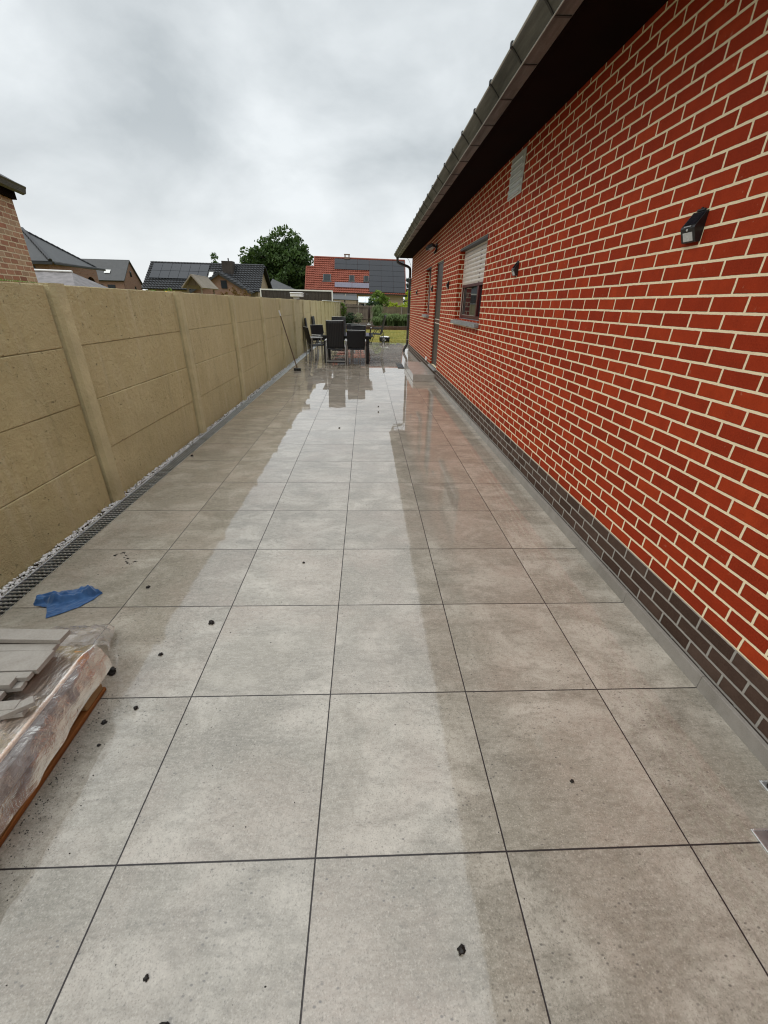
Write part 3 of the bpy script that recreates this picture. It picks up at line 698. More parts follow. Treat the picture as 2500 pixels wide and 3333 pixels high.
# ------------------------------------------------------------------ concrete fence
FX = -1.992
cf = thing('concrete_fence', 'long sand coloured concrete panel fence with posts beside the patio', 'fence', (-2.0, 18, 0))
NP = 18
prev = 2.6-2.05*3-.04
rnd = random.Random(12)
for k in range(-3, NP):
    yc = 2.63+2.05*k; zt = 1.612+.001*k
    d = MB(); w0, w1 = .062, .046
    pr = [(-2.06, -w0), (-1.975, -w0), (-1.945, -w1+.008), (-1.938, w1), (-1.975, w0), (-2.06, w0)]
    d.add([(x, yc+y, -.05) for x, y in pr]+[(x, yc+y, zt+.006) for x, y in pr], [tuple(range(6)), tuple(range(6, 12))]+[(i, (i+1) % 6, (i+1) % 6+6, i+6) for i in range(6)])
    d.build('post', 'post', cf, True)
    if k < NP-1:
        a, b = yc+w0+.004, yc+2.05-w0-.020; zs = [-.05, .02, .4165, .814, 1.211, zt]
        for j in range(len(zs)-1):
            dx = rnd.uniform(-.003, .003)
            if zs[j+1]-zs[j] < .1: continue
            d = MB()
            z0 = zs[j]+.0015 if j > 1 else -.05; z1 = zs[j+1]-.0015
            e = .005; ny = 26
            # worn arrises: slightly ragged top and bottom edges
            vt = []
            for i in range(ny+1):
                y = a+(b-a)*i/ny; r0 = .0035*noise.noise((y*9, j, 1.3)); r1 = .004*noise.noise((y*9, j, 7.7))
                vt.append([(FX-.035, y, z0), (FX+dx-e*.8, y, z0+r0*.5), (FX+dx, y, z0+e+r0), (FX+dx, y, z1-e+r1), (FX+dx-e*.8, y, z1+r1*.5), (FX-.035, y, z1)])
            vs = [p for q in vt for p in q]; fs = [(i*6+m, i*6+m+1, (i+1)*6+m+1, (i+1)*6+m) for i in range(ny) for m in range(5)]
            d.add(vs, fs); d.quad((FX-.035, a, z0), (FX-.035, b, z0), (FX-.035, b, z1), (FX-.035, a, z1)); d.build('panel', 'fence', cf, True)
d = MB(); d.box((-2.05, 22.4, 1.636), (-1.93, 37.6, 1.665), .004); d.build('coping', 'white', cf)
for n_, (y, r) in enumerate(((2.25, .05),)):
    d = MB(); rr = random.Random(5)
    for i in range(420): 
        yy = 1.75+rr.random()**.8*.75; x = rr.uniform(-2.03, -1.99); p = Vector((x, yy, 1.614)); q = p+Vector((rr.uniform(-.012, .012), rr.uniform(-.012, .012), rr.uniform(.004, .02)*(1-abs(yy-2.15)*1.4)))
        d.add([p+Vector((0, -.002, 0)), p+Vector((0, .002, 0)), q], [(0, 1, 2)])
    setlab(d.build('moss', 'leafmid'), 'green moss growing on the top edge of the fence', 'moss', kind='stuff')

# ------------------------------------------------------------------ foreground: pallet, pack, strips, cloth, soil
t = thing('wooden_pallet', 'wet orange-brown wooden pallet under the wrapped tile pack', 'pallet', (-1.3, .1, 0))
d = MB()
for x in (-1.02, -1.36, -1.70): d.box((x-.042, -.62, .001), (x+.040, .645 if x > -1.1 else .63, .021), .003)
d.build('runner', 'wetwood', t)
for x in (-1.03, -1.36, -1.70):
    for y in (.52, 0.0, -.55):
        b = MB(); b.box((x-.045, y, .0215), (x+.047, y+.115, .083), .004); b.build('block', 'blockwood', t)
d = MB()
for y in (.515, .25, -.02, -.3, -.56): d.box((-1.76, y, .0835), (-.985, y+.12, .100), .003)
d.build('deck_board', 'wetwood', t)
t = thing('wrapped_tile_pack', 'pack of floor tiles on the pallet wrapped in clear creased plastic', 'tile pack', (-1.3, .1, .1))
def m_pack():
    g = NG('stacked_tile_edges'); p = g.pos('world'); x, y, z = g.xyz(p)
    s = g.math('SINE', g.math('MULTIPLY', z, math.tau/.0215)); n = g.noise(p, 24, 5, .7)
    c = g.mix(g.rng(n, .3, .75), (.12, .10, .095), (.21, .18, .17)); c = g.mix(g.rng(s, .8, .97, 0, .6), c, (.04, .03, .028))
    return g.fin(c, .7, g.bump(n, .004))
def m_card():
    g = NG('wet_cardboard'); p = g.pos('world'); n = g.noise(p, 7, 5, .6)
    return g.fin(g.mix(g.rng(n, .3, .7), (.42, .27, .19), (.60, .45, .36)), .6)
d = MB(); d.box((-1.585, -.60, .1005), (-.992, .625, .232), .004); d.build('tiles', m_pack(), t)
d = MB()
d.box((-1.59, -.61, .2325), (-1.04, .63, .2355)); d.build('cardboard_sheet', m_card(), t)
d = MB(); d.box((-1.06, -.62, .2358), (-.9885, .63, .2392), .001); d.box((-.9915, -.62, .228), (-.988, .63, .2357), .001); d.build('corner_guard', m_plain('sky_tinted_corner_guard', (.74, .55, .40), .45, 0, .25, 9), t)  # corner guard; its pale peach paints in sky reflected along the film edge
d = MB(); d.box((-1.035, .575, .2395), (-.986, .632, .2425), .001); d.box((-.9878, .575, .21), (-.9852, .632, .2394), .001); d.build('corner_tab', m_plain('orange_corner_tab', (.62, .27, .05), .5), t)
for y in (-.08,):
    d = MB(); d.box((-1.06, y-.06, .2395), (-.9845, y+.0, .2407)); d.box((-.9858, y-.06, .12), (-.9842, y, .2394)); d.build('strap', m_plain('tan_strap', (.42, .25, .09), .5), t)
# loose film
def film(u, v):
    # v: 0 left on the top, 1 at the lower right edge ; u: along y
    y = -.62+u*1.30
    pts = [(-1.60, .243), (-1.30, .243), (-1.05, .243), (-.985, .246), (-.966, .222), (-.952, .18), (-.946, .128)]
    f = v*(len(pts)-1); i = min(int(f), len(pts)-2); a, b = pts[i], pts[i+1]; k = f-i
    x, z = a[0]+(b[0]-a[0])*k, a[1]+(b[1]-a[1])*k
    side = max(0, (f-3)/3); near = max(0, min(1, (.2-y)/.8))
    x += side*(.035*math.sin(max(0, (y+.3))*3.2)-.02*near)
    n = noise.noise((x*9, y*9, z*9)); n2 = noise.noise((x*22+5, y*20, z*20))
    x += side*(n*.022+n2*.008); z += (1-side)*(.0015+(.0015+.0010*n2+.009*max(0, min(1, (x+1.03)/.04))*abs(n)))+side*(n2*.006-.012*near*side)
    if y > .61:   # flares out beyond the far end
        e = (y-.61)/.07; z -= e*.02
    return Vector((x, y, max(z, .02)))
d = MB(); d.grid(film, 90, 60)
def flap(u, v):
    x = -1.52+u*.60; b0 = Vector((x, .675, .228)); 
    wid = .36*(.55+.45*math.sin(min(1, u*1.2)*2.3)); dz = -.20
    x2 = x+v*(.06-.36*max(0, u-.55)*1.2) ; y2 = .675+wid*v*(1-.55*u**3); z2 = .228+dz*(v**.8)*(1-.1*u)
    n = noise.noise((x*12, y2*12, 3)); n2 = noise.noise((x*30, y2*28, 9))
    if u > .8: x2 += (u-.8)*.1*n2
    return Vector((x2+n*.015, y2+n2*.012, max(.006, z2+n*.03+n2*.012+.05*math.sin(v*3.1))))
d.grid(flap, 50, 36)
d.build('plastic_film', 'film', t)
# loose cut strips of tile on the pack : (label, x right end, y0, y1, z bottom, yaw, length)
SZ = .004
strips = [
 ('broad tile offcut lowest in the pile, half hidden under the other strips', -1.105, .435, .672, .248, 1.0, .50, .020),
 ('cut tile slab under the wide slab in the middle of the pile', -1.092, .450, .640, .2685, -.6, .50, .020),
 ('wide cut tile slab on top in the middle of the pile', -1.052, .468, .566, .289, .8, .55, .020),
 ('narrow tile strip lying behind the wide slab', -1.062, .570, .606, .289, .0, .52, .019),
 ('tile strip farthest from the camera on top of the pile', -1.045, .612, .672, .3095, -2.2, .58, .020),
 ('short tile strip poking out below the front of the wide slab', -1.062, .436, .464, .289, 1.2, .40, .018),
 ('squarish tile piece nearest below the wide slab at the picture edge', -1.100, .395, .434, .289, 3.5, .40, .020),
 ('small tile strip tucked beside the squarish piece', -1.075, .395, .428, .2685, 7.0, .30, .018),
 ('tile strip in the gap in front of the squarish piece', -1.115, .348, .388, .2685, 4.0, .35, .020),
 ('tile strip nearest the camera on the pile', -1.030, .305, .343, .270, 6.0, .38, .019),
 ('thin tile strip under the nearest strip', -1.012, .300, .335, .249, 9.0, .30, .019),
 ('tile chip lying crosswise between the two nearest strips', -.985, .318, .352, .2695, 38.0, .10, .017)]
for lab, xr, ya, yb, z, yw, L, th in strips:
    z += SZ
    o = thing('tile_strip', lab, 'tile offcut', (xr-L/2, (ya+yb)/2, z), R(yw), 'cut tile strips on the wrapped pack')
    d = MB(); tf = Matrix.Translation((xr-L/2, (ya+yb)/2, z)) @ Matrix.Rotation(R(yw), 4, 'Z') @ Matrix.Translation((-(xr-L/2), -(ya+yb)/2, -z))
    d.box((xr-L, ya, z), (xr, yb, z+th), .0011, tf); m = d.build('slab', 'tiledry', o)
    # collapse to one mesh thing
    m.parent = None; m.matrix_world = o.matrix_world if False else (Matrix.Translation(o.location) @ Matrix.Rotation(R(yw), 4, 'Z'))
    for kk in ('label', 'category', 'group'): m[kk] = o[kk]
    bpy.data.objects.remove(o); m.name = 'tile_strip'
# blue cloth
lo = [(-1.690, 1.217), (-1.640, 1.205), (-1.603, 1.195), (-1.575, 1.150), (-1.553, 1.110), (-1.510, 1.135), (-1.437, 1.195), (-1.405, 1.245), (-1.392, 1.264), (-1.385, 1.300), (-1.372, 1.316)]
hi = [(-1.690, 1.222), (-1.690, 1.262), (-1.684, 1.287), (-1.640, 1.305), (-1.590, 1.328), (-1.550, 1.345), (-1.513, 1.363), (-1.475, 1.362), (-1.437, 1.345), (-1.415, 1.330), (-1.372, 1.319)]
def lerp_l(L, u):
    f = u*(len(L)-1); i = min(int(f), len(L)-2); k = f-i; return Vector((L[i][0]+(L[i+1][0]-L[i][0])*k, L[i][1]+(L[i+1][1]-L[i][1])*k, 0))
def cloth(u, v):
    p = lerp_l(lo, u).lerp(lerp_l(hi, u), v)
    fold = 1/(1+math.exp(-(v-(.42+.10*math.sin(u*5)))*30))
    e = min(1, min(v*12, (1-v)*9, u*14, (1-u)*14)); e = max(0, e)
    n = noise.noise((p.x*16, p.y*22, 0)); n2 = noise.noise((p.x*38, p.y*46, 4))
    rg = 1-abs(noise.noise((p.x*14+p.y*9, p.y*30-p.x*12, 7)))*2.2; z = .003+fold*(.010+.016*abs(n)*2*e+.008*n2*e+.012*max(0, rg)**2*e+.012*math.sin(max(0, min(1, (v-.4)*1.7))*3.14)*e)+(1-fold)*(.0018*(1+n2)+.004*max(0, rg)**3*e)
    if u > .62: z += .014*fold*math.exp(-((u-.78)/.10)**2)*(1+n)
    return Vector((p.x, p.y, max(.0025, z)))
d = MB(); d.grid(cloth, 90, 60)
c = d.build('cleaning_cloth', 'blue'); sm = c.modifiers.new('thick', 'SOLIDIFY'); sm.thickness = .0022; sm.offset = -1
setlab(c, 'crumpled blue cleaning cloth lying on the tiles near the drain', 'cloth')
# soil clumps
clumps = [('largest dark soil clump, beside the far end of the pallet', -1.011, .741, .019), ('soil clump on the tile past the blue cloth', -1.142, 1.376, .010), ('round soil clump in mid tile right of the pack', -.667, 1.062, .0125),
 ('small soil clump between pack and centre joint', -.837, .844, .009), ('small lone soil clump far up the middle tiles', -.256, 1.63, .007), ('crumbly soil clump close to the pallet runner', -.903, .485, .009),
 ('small soil clump near the tile corner beside the pallet', -.809, .547, .008), ('tiny soil clump below the pallet runner', -.869, .386, .006), ('flat dark soil clump in the foreground at the right', .411, -.218, .0095),
 ('dark soil clump cut by the bottom picture edge', -.323, -.330, .014), ('small elongated soil clump in the lower left foreground', -.399, -.241, .006), ('small leaf-like soil clump on the far right tile column', .905, .205, .006), ('distant soil clump by the drain', -1.861+.1, 3.738, .012), ('distant soil clump in the wet middle band', -.213, 4.934, .012), ('two-part soil clump in the wet band before the chairs', .35, 5.9, .011), ('distant soil clump in the middle of the wet reflection', .36, 6.3, .011)]
for i, (lab, x, y, r) in enumerate(clumps):
    d = MB(); d.blob((x, y, r*.55), r, 1, .85, .75, i+3, .32, 9)
    rr = random.Random(i)
    for q in range(7): a = rr.random()*6.28; d.blob((x+math.cos(a)*r*1.0, y+math.sin(a)*r*.95, r*.3), r*rr.uniform(.2, .42), seed=q+i, amp=.3, n=5)
    setlab(base_at(d.build('soil_clump', 'soil'), (x, y, 0)), lab, 'soil', 'soil clumps dropped on the patio')
# crumbs and splashes of soil
d = MB(); rr = random.Random(21)
for i in range(520):
    yy = rr.uniform(-.55, .62); off = abs(rr.gauss(0, .055)); x = -.968+off; r = rr.uniform(.0008, .0025)*(1.1 if off < .04 else .8); d.blob((x, yy, r*.3), r, 1, 1, .5, i, .3, 3)
for i in range(330):
    x, yy = rr.uniform(-1.75, .9), rr.uniform(-.5, 2.6); r = rr.uniform(.0008, .0024)
    if x > -.2 and rr.random() < .6: continue
    d.blob((x, yy, r*.3), r, rr.uniform(.7, 1.8), 1, .45, i, .3, 3)
for i in range(26):
    a = i/25; x = -1.52+a*.17+rr.uniform(-.012, .012); yy = 1.72+.05*math.sin(a*6)-.05*a+rr.uniform(-.012, .012); d.blob((x, yy, .001), rr.uniform(.002, .007), 1.6, .7, .3, i, .3, 4)
setlab(d.build('soil_crumbs', 'soil'), 'fine crumbs of dark soil scattered beside the pallet', 'soil', kind='stuff')

# metal covers at the right edge
def cover(name, lab, x0, y0, x1, y1, z0=-.006):
    t = thing(name, lab, 'cover', ((x0+x1)/2, (y0+y1)/2, 0), 0, 'metal covers by the house wall')
    d = MB()
    for a, b in (((x0, y0), (x0+.006, y1)), ((x1-.006, y0), (x1, y1)), ((x0+.006, y0), (x1-.006, y0+.006)), ((x0+.006, y1-.006), (x1-.006, y1))): d.box((*a, .0005), (*b, .006), .001)
    d.build('rim', 'galvb', t)
    d = MB(); d.box((x0+.006, y0+.006, .0005), (x1-.006, y1-.006, .003)); d.build('plate', 'galv', t)
    d = MB(); cx, cy = (x0+x1)/2, (y0+y1)/2; r = min(x1-x0, y1-y0)*.36
    d.tube([(cx+r*math.cos(k*math.tau/40), cy+r*math.sin(k*math.tau/40), .0035) for k in range(41)], .0022, 5, False)
    d.tube([(cx-r*.4, cy, .0035), (cx+r*.4, cy, .0035)], .002, 5); d.build('ring', 'zincdark', t)
cover('gully_cover', 'square grey metal gully cover at the right picture edge, the larger view', 1.434, -.115, 1.586, .037)
cover('gully_cover', 'dark metal cover corner just peeping in above the gully cover', 1.598, .12, 1.662, .188)

# ------------------------------------------------------------------ broom
t = thing('broom', 'long-handled broom leaning against the concrete fence', 'broom', (-1.57, 10.26, 0))
A, B = Vector((-1.575, 10.26, .05)), Vector((-1.955, 10.48, 1.36)); K = A.lerp(B, .905)
d = MB(); d.tube([A, K], .0135, 8); d.build('handle', 'handle', t)
d = MB(); d.tube([K, B], .0165, 8); d.build('grip', 'white', t)
d = MB(); d.box((-1.665, 10.235, .038), (-1.485, 10.285, .068), .01); hd = d.build('brush_head', 'pipe', t)
d = MB(); rr = random.Random(2)
for i in range(160):
    x, y = rr.uniform(-1.66, -1.49), rr.uniform(10.238, 10.282); d.bar((x, y, .04), (x+rr.uniform(-.008, .008), y+rr.uniform(-.008, .008), .001), .003, .003)
d.build('bristles', 'black', hd)

# ------------------------------------------------------------------ table and chairs
t = thing('garden_table', 'square dark garden table with wet grey top among the chairs', 'table', (-.39, 12.6, 0))
d = MB(); d.box((-1.12, 11.82, .715), (.35, 13.30, .742), .006); d.build('tabletop', 'tableglass', t)
d = MB(); d.box((-1.06, 11.88, .655), (.29, 11.92, .7145)); d.box((-1.06, 13.2, .655), (.29, 13.24, .7145)); d.box((-1.06, 11.921, .655), (-1.02, 13.199, .7145)); d.box((.25, 11.921, .655), (.29, 13.199, .7145)); d.build('apron', 'charcoal', t)
for x in (-1.045, .155):
    for y in (11.87, 13.13): d = MB(); d.box((x, y, 0), (x+.085, y+.085, .654), .004); d.build('leg', 'charcoal', t)

def low_chair(seat='textile', frame='alu', name='garden_chair'):
    t = thing(name, 'x', 'chair', (0, 0, 0), 0, 'chairs around the garden table')
    for s in (-1, 1):
        d = MB(); d.tube([(s*.245, -.30, 0), (s*.245, -.245, .40), (s*.245, -.24, .62)], .0125); d.build('leg', frame, t)
        d = MB(); d.tube([(s*.245, .24, 0), (s*.245, .22, .45), (s*.245, .20, .615)], .0125); d.build('leg', frame, t)
        d = MB(); d.bar((s*.248, -.27, .630), (s*.248, .23, .640), .048, .022, bev=.008); d.build('armrest', 'armgrey', t)
    d = MB()
    d.tube([(-.235, .23, .43), (-.235, -.22, .405), (-.235, -.33, .90)], .012); d.tube([(.235, .23, .43), (.235, -.22, .405), (.235, -.33, .90)], .012); d.tube([(-.235, .23, .43), (.235, .23, .43)], .012)
    d.build('seat_frame', 'charcoal', t)
    d = MB(); d.grid(lambda u, v: Vector((-.232+.464*u, -.20+.43*v, .418-.018*math.sin(math.pi*u)+.012*v)), 8, 6); so_ = d.build('seat', seat, t); so_.modifiers.new('thick', 'SOLIDIFY').thickness = .004
    d = MB(); d.grid(lambda u, v: Vector((-.24+.48*u, -.235-.095*v-.022*math.sin(math.pi*u), .45+.45*v)), 10, 8); b = d.build('backrest', seat, t); b.modifiers.new('thick', 'SOLIDIFY').thickness = .006
    d = MB(); d.bar((-.245, -.333, .905), (.245, -.333, .905), .026, .014, bev=.005); d.build('top_rail', frame, t)
    d = MB(); d.box((-.025, -.262, .475), (.025, -.2585, .492)); d.build('badge', 'armgrey', t)
    return t
def recliner(seat='stripe', frame='alu', name='reclining_chair', top=1.13):
    t = thing(name, 'x', 'chair', (0, 0, 0), 0, 'chairs around the garden table')
    for s in (-1, 1):
        d = MB(); d.tube([(s*.262, -.30, 0), (s*.262, -.235, .46), (s*.262, -.10, .63)], .013); d.build('leg', frame, t)
        d = MB(); d.tube([(s*.262, .30, 0), (s*.262, .12, .42), (s*.262, -.02, .63)], .013); d.build('leg', frame, t)
        d = MB(); d.bar((s*.268, -.27, .64), (s*.268, .20, .645), .05, .024, bev=.008); d.build('armrest', 'armgrey', t)
    d = MB(); d.tube([(-.225, .25, .44), (-.225, -.19, .415), (-.225, -.36, top)], .012); d.tube([(.225, .25, .44), (.225, -.19, .415), (.225, -.36, top)], .012); d.build('seat_frame', 'charcoal', t)
    d = MB(); d.bar((-.26, -.29, .085), (.26, -.29, .085), .02, .028); d.bar((-.26, -.275, .165), (.26, -.275, .165), .016, .02); d.bar((-.26, .29, .06), (.26, .29, .06), .02, .02); d.bar((0, -.285, .08), (0, -.26, .40), .022, .014); d.build('stretcher', 'charcoal', t)
    d = MB(); d.bar((-.25, -.305, .117), (.25, -.305, .117), .006, .026); d.build('cross_rail', frame, t)
    d = MB(); d.grid(lambda u, v: Vector((-.225+.45*u, -.17+.42*v, .425-.045*math.sin(math.pi*u)+.012*v)), 10, 6); o = d.build('seat', seat, t); o.modifiers.new('thick', 'SOLIDIFY').thickness = .005
    d = MB(); d.grid(lambda u, v: Vector((-.225+.45*u, -.20-.165*v-.025*math.sin(math.pi*u), .44+(top-.45)*v)), 16, 10); o = d.build('backrest', seat, t); o.modifiers.new('thick', 'SOLIDIFY').thickness = .007
    d = MB(); d.bar((-.232, -.368, top), (.232, -.368, top), .03, .016, bev=.006); d.build('top_rail', frame, t)
    return t
c0 = low_chair(); r0 = recliner(); cb = low_chair('brownweave', 'armgrey', 'garden_chair')
def put(o, x, y, rz, lab, first=False):
    o = o if first else copy_tree(o); o.location = (x, y, 0); o.rotation_euler = (0, 0, R(rz)); o['label'] = lab
put(r0, -.675, 11.65, 0, 'tall striped black reclining chair in front of the table, its back to us', True)
put(c0, -.118, 11.65, 0, 'low black mesh chair in front of the table beside the tall striped one', True)
put(c0, -1.30, 12.62, -68, 'low black chair with grey armrests on the fence side of the table')
put(c0, -1.22, 13.62, -138, 'black chair at the far table corner by the fence, behind the armrest chair')
put(r0, -.77, 14.28, 180, 'tall black reclining chair at the far side of the table, facing us')
put(c0, -.10, 13.92, 180, 'low black chair across the table, behind the near low mesh chair')
put(c0, -.33, 14.75, 172, 'farthest low black chair standing clear behind the others', )
put(cb, -.03, 12.95, 88, 'low dark brown woven chair at the house side of the table', True)
# recliner by the lawn and two folded ones at the fence
rl = recliner('stripe', 'charcoal'); 
for ch in rl.children:
    if ch.name.startswith('armrest'): ch.data.materials[0] = M['charcoal']
put(rl, .60, 18.35, 78, 'black reclining chair standing alone at the lawn edge of the patio', True)
rl['group'] = 'spare reclining chairs'
def folded(lab, loc, rz, lean):
    t = thing('folded_chair', lab, 'chair', (0, 0, 0), 0, 'spare reclining chairs')
    d = MB(); d.box((-.018, -.24, .30), (.018, .24, 1.08), .012); d.build('backrest', 'textile', t)
    for s in (-1, 1):
        d = MB(); d.tube([(.03, s*.255, 0), (.02, s*.255, .75)], .013); d.tube([(-.03, s*.255, 0), (-.01, s*.255, 1.05)], .013); d.build('leg', 'charcoal', t)
    d = MB(); d.box((.035, -.23, .12), (.055, .23, .56), .008); d.build('seat', 'textile', t)
    t.location = loc; t.rotation_euler = (0, R(lean), R(rz)); return t
folded('folded black chair leaning on the fence behind the table, the nearer one', (-1.80, 14.85, 0), 4, -6)
folded('folded black chair leaning on the fence behind the nearer folded one', (-1.79, 17.1, 0), -3, -7)
# bag
t = thing('garden_bag', 'black bag with white contents standing on the grass by the patio', 'bag', (1.0, 19.75, 0))
d = MB()
def bag(u, v):
    a = u*math.tau; r = 1+.08*noise.noise((math.cos(a)*2, math.sin(a)*2, v*3)); k = .92+.14*math.sin(v*2.6)
    return Vector((1.0+.235*math.cos(a)*r*k*(1.0 if abs(math.cos(a)) < .8 else .97), 19.8+.17*math.sin(a)*r*k, -.015+.22*v))
d.grid(bag, 28, 8); d.build('bag_body', 'textile', t)
d = MB(); d.grid(lambda u, v: Vector((1.0+.22*(u*2-1)*math.sqrt(max(.05, 1-(v*2-1)**2*.6)), 19.8+.155*(v*2-1), .20+.045*noise.noise((u*5, v*5, 2))+.03*math.sin(u*3.1)*math.sin(v*3.1))), 16, 12); d.build('contents', 'white', t)
d = MB(); d.box((.9, 19.62, .06), (1.06, 19.636, .16), .004); d.build('label_patch', 'armgrey', t)

# ------------------------------------------------------------------ back garden
t = thing('wooden_edging', 'low rusty-brown palisade edging between lawn and planting bed', 'edging', (1.5, 30.1, 0)); d = MB(); rr = random.Random(8); x = -1.8
while x < 6.5:
    w = rr.uniform(.05, .08); hgt = .21+rr.uniform(-.03, .03); d.box((x, 30.08+rr.uniform(-.01, .01), -.03), (x+w-.006, 30.15, hgt), .01); x += w
d.build('palisade', 'edgewood', t)
bf = thing('board_fence', 'weathered grey vertical board fence at the back of the garden', 'fence', (-.5, 38.2, 0)); d = MB(); rr = random.Random(6); x = -1.86
while x < .72:
    w = rr.uniform(.09, .15); d.box((x, 38.15+rr.uniform(0, .03), 0), (x+w-.012, 38.20, 1.55-.06*(x+1.9)+rr.uniform(-.05, .04)), .004); x += w
d.build('boards', 'greywood', bf)
d = MB(); d.box((-1.86, 38.12, 1.28), (.72, 38.149, 1.36)); d.box((-1.86, 38.12, .4), (.72, 38.149, .48)); d.build('rail', 'greywood', bf)
for x in (-1.9, -1.63, .75):
    d = MB(); d.box((x-.05, 38.1, 0), (x+.05, 38.22, 1.62 if x < 0 else 1.5), .005); d.build('post', 'palewood' if x > -1.8 else 'greywood', bf)
rf = thing('reed_fence', 'brown reed mat fence behind the tall grasses', 'fence', (2.5, 38.2, 0)); d = MB(); x = .82
while x < 7:
    w = rr.uniform(.03, .06); d.box((x, 38.16+rr.uniform(0, .02), 0), (x+w-.004, 38.19, 1.38+rr.uniform(-.03, .03))); x += w
d.build('reed_mat', 'reed', rf)
for x in (1.25, 3.15, 5.0): d = MB(); d.box((x-.05, 38.09, 0), (x+.05, 38.15, 1.40)); d.build('post', 'palewood', rf)
t = thing('leaning_post', 'pale weathered post leaning where board fence meets reed fence', 'post', (.66, 37.6, 0)); d = MB(); d.bar((.52, 37.6, .1), (.82, 37.75, 1.45), .09, .05); d.build('timber', 'palewood', t)
# closed parasol in the bed
t = thing('closed_parasol', 'closed dark brown parasol standing in the planting bed before the board fence', 'parasol', (.36, 34, 0)); d = MB()
d.tube([(.36, 34, .30), (.36, 34, .42), (.365, 34, .75), (.37, 34, 1.05), (.37, 34, 1.30), (.365, 34, 1.42)], [.05, .075, .095, .10, .07, .015], 10); d.build('canopy', 'brownweave', t)
d = MB(); d.tube([(.36, 34, .1), (.36, 34, .32)], .022); d.build('pole', 'white', t); d = MB(); d.box((.22, 33.86, .121), (.5, 34.14, .17), .02); d.build('base', 'white', t)
def grass_clump(lab, x, y, hgt, n, seed, spread=.5):
    rr = random.Random(seed); d = MB()
    for i in range(n):
        a = rr.random()*6.28; L = hgt*rr.uniform(.6, 1.15); out = spread*rr.uniform(.25, 1.0); w = .012*rr.uniform(.7, 1.3)+.004
        p0 = Vector((x+rr.gauss(0, .10), y+rr.gauss(0, .10), .10)); dr = Vector((math.cos(a), math.sin(a), 0)); sd = Vector((-dr.y, dr.x, 0))*w
        p1 = p0+dr*out*.35+Vector((0, 0, L*.65)); p2 = p0+dr*out*.8+Vector((0, 0, L*.92)); p3 = p0+dr*out*1.25+Vector((0, 0, L*.72))
        vs = []
        for p, k in ((p0, .8), (p1, 1), (p2, .8), (p3, .15)): vs += [p-sd*k, p+sd*k]
        d.add(vs, [(0, 1, 3, 2), (2, 3, 5, 4), (4, 5, 7, 6)])
    setlab(base_at(d.build('ornamental_grass', 'blade'), (x, y, .1)), lab, 'ornamental grass', 'ornamental grasses along the reed fence')
gl = ['tall arching grass beside the leaning post, tallest of the row', 'arching grass clump behind the lone recliner', 'dense arching grass clump right of the lone recliner', 'arching grass clump midway along the reed fence', 'arching grass clump close to the downpipe', 'arching grass clump half hidden by the downpipe', 'short grass tuft below the tallest clump']
for i, (x, y, hg, n, sp) in enumerate(((.98, 34.4, 1.35, 260, .55), (1.5, 33.4, .85, 240, .55), (1.95, 32.8, .80, 260, .55), (2.35, 33.2, .82, 260, .5), (2.75, 33.0, .78, 240, .5), (3.2, 33.2, .8, 240, .5), (.92, 32.6, .62, 200, .5))): grass_clump(gl[i], x, y, hg, n, 30+i, sp)
plant('dark_shrub', 'dark leafy shrub in the bed behind the tall chairs', 'shrub', (-.95, 33.2, .50), (.62, .5, .42), 34, 40, .17, .085, 'leafdark', 41)
plant('variegated_shrub', 'pale cream-tipped shrub before the board fence', 'shrub', (-.42, 33.3, .60), (.33, .3, .42), 30, 40, .12, .075, 'leafpale', 42, tr=.025)
plant('climbing_shrub', 'olive shrub climbing at the end of the concrete fence', 'shrub', (-1.72, 37.3, .95), (.2, .3, .75), 30, 34, .13, .08, 'leafmid', 43, tr=.03)
plant('round_bush', 'large round green bush standing behind the board and reed fences', 'bush', (1.33, 42, 1.72), (.92, .9, .92), 75, 55, .22, .12, 'leafmid', 44, tr=.06)
plant('round_bush', 'darker lower bush at the foot of the large round bush', 'bush', (.95, 41.2, 1.35), (.75, .6, .5), 40, 45, .2, .11, 'leafdark', 48, tr=.05)
plant('golden_hedge', 'bright yellow-green hedge top showing over the reed fence', 'hedge', (2.62, 40, 1.38), (.52, .35, .36), 40, 45, .13, .08, 'leafyel', 45, tr=.04)
plant('golden_hedge', 'smaller yellow-green bush beside the downpipe', 'hedge', (3.55, 40, 1.36), (.36, .35, .32), 30, 45, .13, .08, 'leafyel', 46, tr=.04)
t = thing('timber_pole', 'short dark pole sticking out level above the hedge by the downpipe', 'pole', (3.5, 41, 0)); d = MB(); d.bar((3.08, 41, 2.02), (4.2, 41.3, 1.86), .07, .07); d.build('beam', 'greywood', t); d = MB(); d.box((4.15, 41.25, 0), (4.25, 41.35, 1.83)); d.build('post', 'greywood', t)

# ------------------------------------------------------------------ neighbours over the fence
def pantile(mb, o, ux, uy, nx, ny, tw, th, amp=.028, step=.03, su=5):
    """pantile sheet: o corner, ux along eave, uy up the slope"""
    o, ux, uy = Vector(o), Vector(ux), Vector(uy); n = ux.cross(uy).normalized(); eu, ev = ux.normalized(), uy.normalized()
    LU, LV = ux.length, uy.length; NX = max(2, int(LU/tw*su))
    for j in range(max(1, int(LV/th+.5))):
        v0, v1 = j*LV/max(1, int(LV/th+.5)), (j+1)*LV/max(1, int(LV/th+.5))
        vs = []
        for (vv, hh) in ((v0, -.02), (v0, step), (v1, 0.0)):
            for i in range(NX+1):
                u = LU*i/NX; vs.append(o+eu*u+ev*vv+n*(hh+amp*(math.sin(u/tw*math.tau) if hh >= 0 else -.5)))
        fs = [(r*(NX+1)+i, r*(NX+1)+i+1, (r+1)*(NX+1)+i+1, (r+1)*(NX+1)+i) for r in (0, 1) for i in range(NX)]
        mb.add(vs, fs, False)
